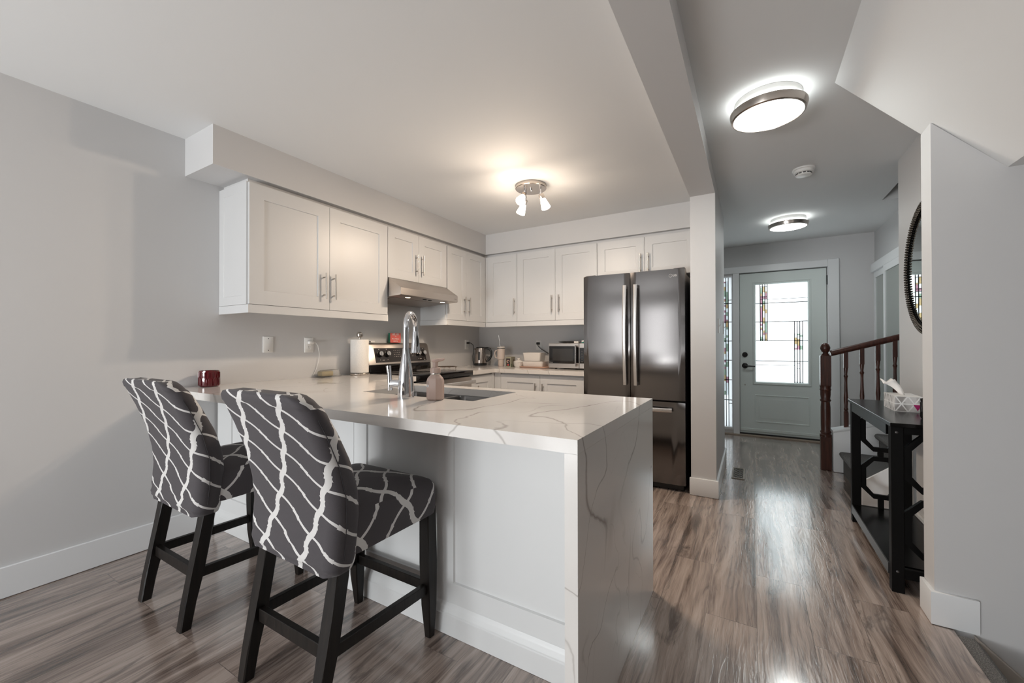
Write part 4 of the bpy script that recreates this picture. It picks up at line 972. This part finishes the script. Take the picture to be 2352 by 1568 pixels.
tube(bm, [P(.016, 2*PI*k/20) for k in range(17)], .002, 6); tube(bm, [P(.009, 2*PI*k/14+1) for k in range(10)], .0018, 6); obj('swirl', bm, mat('tan_print', (.62, .42, .33), .6), o)
bm = B(); tube(bm, [P(.006, 2*PI*k/14, .024) for k in range(14)], .005, 6, True); obj('red_seal', bm, mat('red_print', (.55, .09, .07), .6), o)
bm = B(); rb(bm, c, R_, .0342, .0348, .01, .04, .05, .085); obj('side_print', bm, mat('brown_print', (.14, .07, .05), .6), tb)
bm = B(); rb(bm, c, R_, .0342, .0348, -.07, -.052, .002, .035); obj('leaf_print', bm, mat('green_print', (.03, .07, .02), .6), tb)

# lidded sugar bowl
c = Vector((.722, 4.035, ZC))
t = thing('sugar_bowl', 'small white lidded ceramic pot beside the tea carton', 'sugar bowl', c)
bm = B(); lathe(bm, [(.040, .001), (.044, .003), (.055, .045), (.057, .054), (0, .054)], c, 32); obj('pot', bm, WCER, t)
bm = B(); lathe(bm, [(.059, .054), (.060, .058), (.050, .068), (.03, .078), (.012, .083), (.010, .087), (.016, .092), (.014, .100), (0, .102)], c, 32); obj('lid', bm, WCER, t)
bm = B()
for k in range(14):
    a = 2*PI*k/14; tube(bm, [c+Vector((r*math.cos(a+d_), r*math.sin(a+d_), z)) for r, z, d_ in ((.046, .01, 0), (.051, .026, .12), (.0555, .046, .24))], .002, 5)
obj('relief', bm, WCER, t)

# tray and stacked dishes
c = Vector((.945, 4.06, ZC)); 
bm = B(); loft(bm, [[(c.x+a, c.y+b, c.z+z) for a, b in rrect(.178-i, .125-i, .05, 6)] for z, i in ((.0006, .012), (.003, .002), (.011, 0), (.013, .003))])
tag(obj('serving_tray', bm, mat('rose_board', (.45, .27, .20), .4), None, loc=c), 'rose pink oval board under the stacked casserole dishes', 'tray')
z0 = ZC+.0135
def dish(cx, cy, z0, hx, hy, h, lab, flare=.012):
    bm = B(); R = lambda i, z: [(cx+a, cy+b, z0+z) for a, b in rrect(hx-i, hy-i, .022, 4)]
    loft(bm, [R(flare, .0005), R(flare*.8, .003), R(0, h), R(.006, h), R(flare+.006, .008)])
    return tag(obj('casserole_dish', bm, WCER, None, loc=(cx, cy, z0)), lab, 'dish', 'stacked casserole dishes')
dish(.925, 4.065, z0, .128, .090, .056, 'lower white rectangular casserole dish resting on the pink board', .006)
dish(.905, 4.07, z0+.0565, .112, .078, .094, 'upper white casserole dish, deeper, stacked on the lower one', .014)

# microwave
t = thing('microwave', 'stainless microwave with black glass door beside the fridge', 'microwave', (1.405, 4.05, ZC))
MX0, MX1, MY0, MY1, MZ0, MZ1 = 1.168, 1.640, 3.890, 4.25, ZC+.014, 1.181
bm = B(); box(bm, MX0, MX1, MY0+.02, MY1, MZ0, MZ1, .004, 1); obj('case', bm, DKGREY, t)
bm = B(); box(bm, MX0-.001, 1.5045, MY0, MY0+.021, MZ0-.001, MZ1+.001, .003, 1); md = obj('door', bm, MWST, t)
bm = B(); prism(bm, [(MX0+.006, MZ0+.045), (1.452, MZ0+.045), (1.466, MZ0+.055), (1.502, MZ0+.055), (1.502, MZ1-.040), (1.466, MZ1-.040), (1.452, MZ1-.028), (MX0+.006, MZ1-.028)], MY0-.002, MY0+.002, XZ); obj('window', bm, BLKGL, md)
bm = B(); box(bm, MX0+.045, 1.44, MY0-.0026, MY0-.0021, MZ0+.075, MZ1-.055); obj('window_mesh', bm, mat('grey_mesh', (.030, .028, .026), .12), md)
bm = B(); rod(bm, (1.478, MY0-.03, MZ0+.02), (1.478, MY0-.03, MZ1-.018), .0085, 14)
for z in (MZ0+.035, MZ1-.033): rod(bm, (1.478, MY0-.03, z), (1.495, MY0+.002, z), .006, 8)
obj('handle', bm, STEELH, md)
bm = B(); box(bm, 1.506, MX1+.001, MY0, MY0+.021, MZ0-.001, MZ1+.001, .003, 1); pn = obj('control_panel', bm, MWST, t)
bm = B(); box(bm, 1.512, MX1-.008, MY0-.002, MY0+.001, MZ0+.050, MZ1-.045); obj('keypad', bm, BLKGL, pn)
bm = B()
for i in range(3):
    for j in range(5): box(bm, 1.530+.03*i, 1.545+.03*i, MY0-.0026, MY0-.0021, MZ0+.065+.026*j, MZ0+.071+.026*j)
obj('key_marks', bm, mat('dim_print', (.10, .095, .09), .5), pn)
bm = text_bm('Danby', .014, lambda x, y, z: (MX0+.012+x, MY0-.0022-z, MZ0+.052+y), .0005); obj('lettering', bm, mat('mid_print', (.28, .27, .26), .5), md)
for x in (1.235, 1.58):
    for y in (3.925, 4.2):
        bm = B(); lathe(bm, [(.012, .0005), (.014, .014), (0, .014)], (x, y, ZC), 14); obj('foot', bm, BLACK, t)
bm = B(); tube(bm, [(.852, 4.265, 1.178), (.858, 4.255, 1.155), (.90, 4.258, 1.115), (.97, 4.262, 1.075), (1.05, 4.265, 1.03), (1.15, 4.266, .99), (1.20, 4.262, .98), (1.22, 4.249, .98)], .0042, 8); obj('cord', bm, BLACK, t)
bm = B(); box(bm, .832, .872, 4.256, 4.2822, 1.168, 1.196, .004, 1); obj('plug', bm, BLACK, t)
# on the microwave
MT = MZ1+.0015
bm = B(); n = 24
def leafring(s, z): return [(1.325+.105*s*math.cos(a)*(1 if abs(math.cos(a)) < 2 else 1), 4.03+.055*s*math.sin(a), z+.012*abs(math.cos(a))**2*s) for a in [2*PI*k/n for k in range(n)]]
loft(bm, [leafring(.75, MT), leafring(1.0, MT+.002), leafring(.98, MT+.006), leafring(.6, MT+.014), leafring(.25, MT+.020)])
tag(obj('oven_mitt', bm, mat('black_cloth', (.012, .011, .011), .8), None, 60, (1.325, 4.03, MT)), 'black flat cloth pad lying on top of the microwave', 'pot holder')
bm = B(); box(bm, 1.412, 1.462, 3.985, 4.02, MT, MT+.020, .002, 1)
tag(obj('small_box', bm, mat('white_card', (.80, .78, .74), .5), None, loc=(1.437, 4.0, MT)), 'small plain white box on the microwave next to the black pad', 'box', 'boxes on the microwave')
bm = B(); box(bm, 1.490, 1.575, 4.0, 4.045, MT, MT+.030, .001, 1)
sb = tag(obj('small_box', bm, mat('white_card', (.80, .78, .74), .5), None, loc=(1.53, 4.02, MT)), 'white and green box on the microwave, touching the fridge side', 'box', 'boxes on the microwave')
bm = B(); prism(bm, [(1.492, MT+.002), (1.515, MT+.002), (1.515, MT+.016), (1.492, MT+.012)], 3.9985, 3.9995, XZ); obj('green_mark', bm, mat('teal_print', (.01, .20, .16), .5), sb)

# ------------------------------------------------------------------ ceiling fixtures
t = thing('spotlight_fixture', 'brushed nickel round ceiling fixture with three frosted spot shades', 'ceiling light', (1.49, 2.885, H))
c = Vector((1.49, 2.885, H)); NIK2 = brushed('satin_nickel', (.62, .56, .51), .25, 0)
bm = B(); lathe(bm, [(.122, -.0005), (.124, -.004), (.124, -.026), (.119, -.030), (.01, -.031), (0, -.031)], c, 48); obj('canopy', bm, NIK2, t)
bm = B(); lathe(bm, [(.011, -.031), (.011, -.040), (.006, -.046), (0, -.047)], c, 16); obj('finial', bm, CHROME, t)
SHADE = emis('lit_frosted_shade', (1, .90, .78), 7)
for px, py, ax, ay, az in ((-.030, -.052, .12, -.72, -.68), (.085, .0, .34, .06, -.94), (-.070, .045, -.30, -.16, -.94)):
    if True:
        p0 = c+Vector((px, py, -.030)); dv = Vector((ax, ay, az)).normalized(); p1 = p0+Vector((0, 0, -.045))
        bm = B(); rod(bm, p0, p1, .006, 10); bar(bm, p1+Vector((0, 0, .006)), p1+dv*.02, .008, .012); hd_ = obj('spot_arm', bm, CHROME, t)
        bm = B(); a0 = p1+dv*.012; tube(bm, [a0, a0+dv*.004, a0+dv*.040, a0+dv*.044], [.016, .021, .021, .019], 20); obj('socket', bm, NIK2, t)
        bm = B(); a1 = a0+dv*.044; tube(bm, [a1, a1+dv*.012, a1+dv*.075, a1+dv*.077], [.021, .024, .037, .034], 24); obj('shade', bm, SHADE, t)
        spot('kitchen_bulb', a1+dv*.085, dv, 52, (1, .81, .63), 172); bulb('kitchen_bulb_glow', a1+dv*.10, 4.4, (1, .81, .63), .04)
def hall_light(lab, x, y, k):
    c = Vector((x, y, H)); t = thing('flush_ceiling_light', lab, 'ceiling light', c, 'round flush hall ceiling lights')
    bm = B(); lathe(bm, [(.150, -.0005), (.152, -.006), (.152, -.034), (.150, -.036), (0, -.036)], c, 56); obj('backplate', bm, WPLAST, t)
    bm = B(); lathe(bm, [(.152, -.0365), (.160, -.0375), (.164, -.044), (.160, -.058), (.155, -.0585), (0, -.0585)], c, 56); obj('glow_ring', bm, emis('halo_diffuser', (.96, 1, .98), 9), t)
    bm = B(); n = 56; pr = [(.164, -.050), (.1735, -.052), (.1735, -.058), (.166, -.086), (.157, -.090), (.155, -.086), (.155, -.060)]
    loft(bm, [[c+Vector((r*math.cos(2*PI*i/n), r*math.sin(2*PI*i/n), h)) for i in range(n)] for r, h in pr], False, False); obj('trim_ring', bm, NIK2, t)
    bm = B(); lathe(bm, [(.1555, -.080), (.150, -.0885), (.10, -.092), (0, -.093)], c, 56); obj('diffuser', bm, emis('lit_diffuser', (.97, 1, .985), 7), t)
    d_ = bpy.data.lights.new('hall_lamp', 'AREA'); d_.shape = 'DISK'; d_.size = .28; d_.energy = k; d_.color = (.95, 1, .98)
    lo = bpy.data.objects.new('hall_lamp', d_); COL.objects.link(lo); lo.location = (x, y, H-.097)
hall_light('nearer round flush ceiling light, larger in view, beside the sloped ceiling', 3.08, 2.50, 5.5)
hall_light('farther round flush ceiling light, before the front door', 3.33, 4.98, 5)
c = Vector((3.335, 3.62, H))
t = thing('smoke_detector', 'small white round smoke alarm on the hall ceiling', 'smoke detector', c)
bm = B(); lathe(bm, [(.070, -.0005), (.070, -.010), (.062, -.012), (0, -.012)], c, 36); obj('base', bm, WPLAST, t)
bm = B(); lathe(bm, [(.060, -.012), (.060, -.030), (.052, -.034), (.046, -.034), (.045, -.040), (.050, -.044), (.046, -.050), (.03, -.054), (0, -.055)], c, 36); obj('cover', bm, WPLAST, t)
bm = B()
for k in range(12):
    a = 2*PI*k/12; p = c+Vector((.0465*math.cos(a), .0465*math.sin(a), -.0370)); rod(bm, p+Vector((-.008*math.sin(a), .008*math.cos(a), 0)), p+Vector((.008*math.sin(a), -.008*math.cos(a), 0)), .0026, 6)
obj('vents', bm, BLACK, t)

# ------------------------------------------------------------------ hall furniture
t = thing('console_table', 'black console table with octagon lattice ends against the hall wall', 'console table', (3.71, 3.05, 0))
CY0, CY1 = 2.557, 3.530; CX0, CX1 = 3.560, 3.866
bm = B(); box(bm, CX0, CX1, CY0, CY1, .784, .803, .002, 1); obj('tabletop', bm, BLKT, t)
bm = B(); box(bm, 3.566, 3.584, 2.66, 3.44, .732, .7835); box(bm, 3.845, 3.86, 2.66, 3.44, .732, .7835); obj('apron', bm, BLKT, t)
for (yc) in (2.615, 3.487):
    for x0, x1 in ((3.570, 3.616), (3.818, 3.862)):
        bm = B(); box(bm, x0, x1, yc-.022, yc+.022, .0005, .7835, .002, 1); lg = obj('leg', bm, BLKL, t)
        if yc < 3 and x0 < 3.6:
            for z in (.755, .10):
                bm = B(); lathe(bm, [(.006, 0), (.006, -.003), (.003, -.005), (0, -.005)], (3.590, yc-.0222, z), 12, 'y'); obj('bolt', bm, DKGREY, lg)
    bm = B(); y0, y1 = yc-.010, yc+.010
    cxm = 3.717; hw = .1005; th = .028
    for zc in (.306, .610):
        def octa(i): a, b = hw-i, .136-i; k1, k2 = .038, .070; s_ = i*.41; return [(cxm+sx_*x_, zc+sz_*z_) for sx_, sz_, x_, z_ in ((1, -1, a, k2-s_), (1, 1, a, k2-s_), (1, 1, k1-s_*.4, b), (-1, 1, k1-s_*.4, b), (-1, 1, a, k2-s_), (-1, -1, a, k2-s_), (-1, -1, k1-s_*.4, b), (1, -1, k1-s_*.4, b))]
        o_, i_ = octa(0), octa(th); V = [[bm.verts.new((p[0], y, p[1])) for p in r] for y in (y0, y1) for r in (o_, i_)]
        for k in range(8):
            j = (k+1) % 8
            for a, b in ((0, 1), (2, 3), (0, 2), (1, 3)): bm.faces.new([V[a][k], V[a][j], V[b][j], V[b][k]])
    for z0, z1 in ((.443, .473), (.110, .171)): box(bm, cxm-.014, cxm+.014, y0, y1, z0, z1)
    box(bm, 3.617, 3.817, y0, y1, .746, .783); box(bm, 3.617, 3.817, y0, y1, .066, .112)
    obj('lattice_end', bm, BLKL, t)
bm = B(); box(bm, 3.572, 3.862, 2.638, 3.464, .098, .114); obj('shelf', bm, BLKT, t)
bm = B(); box(bm, 3.566, 3.5715, 2.638, 3.464, .064, .116); box(bm, 3.8625, 3.8655, 2.638, 3.464, .064, .116); obj('shelf_edge', bm, mat('lit_black_edge', (.03, .029, .029), .3), t)  # lighter black: the light on the front edge is put into the colour
# tissue box
TX0, TX1, TY0, TY1, TZ = 3.678, 3.795, 3.000, 3.215, .8035
bm = B(); box(bm, TX0, TX1, TY0, TY1, TZ, TZ+.082)
x = N('triangle_print'); cc = x.co(); s_ = x.n('ShaderNodeSeparateXYZ'); x.l(cc, s_.inputs[0])
U = x.math('MULTIPLY', x.math('ADD', s_.outputs[0], s_.outputs[1]), 1/.052); V = x.math('MULTIPLY', s_.outputs[2], 1/.042)
dd_ = lambda q: x.math('ABSOLUTE', x.math('SUBTRACT', x.math('FRACT', q), .5))
m1 = x.math('GREATER_THAN', x.math('MAXIMUM', x.math('MAXIMUM', dd_(x.math('ADD', U, x.math('MULTIPLY', V, .5))), dd_(x.math('SUBTRACT', U, x.math('MULTIPLY', V, .5)))), dd_(V)), .435)
pn_ = x.noise(cc, 22, 0); x.l(x.mix(m1, x.ramp(pn_, [(.4, (.32, .30, .29)), (.6, (.62, .60, .59))]), (.80, .79, .78)), x.b.inputs['Base Color']); x.set(Roughness=.35)
tb = tag(obj('tissue_box', bm, x.m, None, 0, (3.735, 3.1, TZ)), 'tissue box with grey triangle print on the console table', 'tissue box')
bm = B(); prism(bm, [(3.752, TZ+.040), (3.786, TZ+.040), (3.769, TZ+.008)], 2.9985, 2.9995, XZ); obj('magenta_mark', bm, mat('magenta_print', (.35, .01, .12), .4), tb)
bm = B(); n = 7
pl = [(3.730, 3.09, .083), (3.722, 3.10, .105), (3.708, 3.115, .130), (3.690, 3.13, .150), (3.684, 3.135, .155)]
R_ = []
for i, (px, py, pz) in enumerate(pl):
    wd = .012+.007*i; R_.append([(px+wd*math.cos(k/n*PI*1.5+.5)*1.0, py+wd*.9*math.sin(k/n*PI*1.5+.5), TZ+pz+.004*math.sin(k*2.1)*i) for k in range(n+1)])
loft(bm, R_, False, False, False)
ti = obj('tissue', bm, mat('tissue_paper', (.82, .80, .78), .9, 0, Transmission_Weight=0), tb)
so = ti.modifiers.new('thickness', 'SOLIDIFY'); so.thickness = .0015
bm = B(); c = Vector((3.752, 2.760, .8035)); lathe(bm, [(.030, .0005), (.034, .004), (.034, .085), (.036, .092), (.036, .1), (.031, .1), (.029, .02), (0, .018)], c, 24)
for k in range(12): a = 2*PI*k/12; tube(bm, [c+Vector((.0345*math.cos(a), .0345*math.sin(a), z)) for z in (.01, .045, .082)], .0022, 6)
tag(obj('votive_glass', bm, BLKGL, None, loc=c), 'black glossy ribbed glass on the console, half behind the wall edge', 'candle holder')
# mirror
c = Vector((3.882, 3.173, 1.615))
t = thing('round_mirror', 'round wall mirror with black beaded frame above the console', 'mirror', c)
bm = B(); lathe(bm, [(.355, -.008), (.355, -.014), (0, -.014)], c, 64, 'x'); obj('mirror_glass', bm, mat('mirror', (.85, .88, .87), .01, 1), t)
bm = B(); n = 64; pr = [(.350, -.001), (.395, -.001), (.395, -.014), (.385, -.022), (.358, -.020), (.350, -.014)]
R_ = [[bm.verts.new(c+Vector((h, r*math.cos(2*PI*i/n), r*math.sin(2*PI*i/n)))) for i in range(n)] for r, h in pr]
for i in range(len(R_)):
    a, b = R_[i], R_[(i+1) % len(R_)]
    for k in range(n): bm.faces.new([a[k], a[(k+1) % n], b[(k+1) % n], b[k]])
fr = obj('frame', bm, BLKT, t)
bm = B()
for r, nn, s_ in ((.388, 150, .0072), (.372, 144, .0072), (.357, 138, .0066)):
    for k in range(nn):
        a = 2*PI*k/nn; p = c+Vector((-.024, r*math.cos(a), r*math.sin(a)))
        bmesh.ops.create_icosphere(bm, subdivisions=1, radius=s_, matrix=Matrix.Translation(p))
bd = obj('beading', bm, mat('gunmetal_beads', (.10, .085, .07), .22, .9), t, 60); bd['kind'] = 'stuff'

# floor register
t = thing('floor_register', 'bronze cast floor vent by the pillar baseboard', 'floor vent', (2.897, 4.23, 0))
bm = B(); cells(bm, [2.846, 2.858, 2.935, 2.947], [4.055, 4.070, 4.388, 4.403], lambda i, j: not (i == 1 and j == 1), .0005, .006); obj('rim', bm, mat('register_bronze', (.24, .20, .16), .4, .6), t)
bm = B(); box(bm, 2.858, 2.935, 4.070, 4.388, .0004, .0012); obj('recess', bm, BLACK, t)
bm = B()
for i in range(4):
    x_ = 2.868+.0193*i
    for j in range(10):
        y_ = 4.082+.033*j; sg = 1 if (i+j) % 2 else -1
        bar(bm, (x_-.009, y_-sg*.012, .0032), (x_+.009, y_+sg*.012, .0032), .006, .0035, bev=0)
obj('grille', bm, mat('register_bronze', (.24, .20, .16), .4, .6), t)
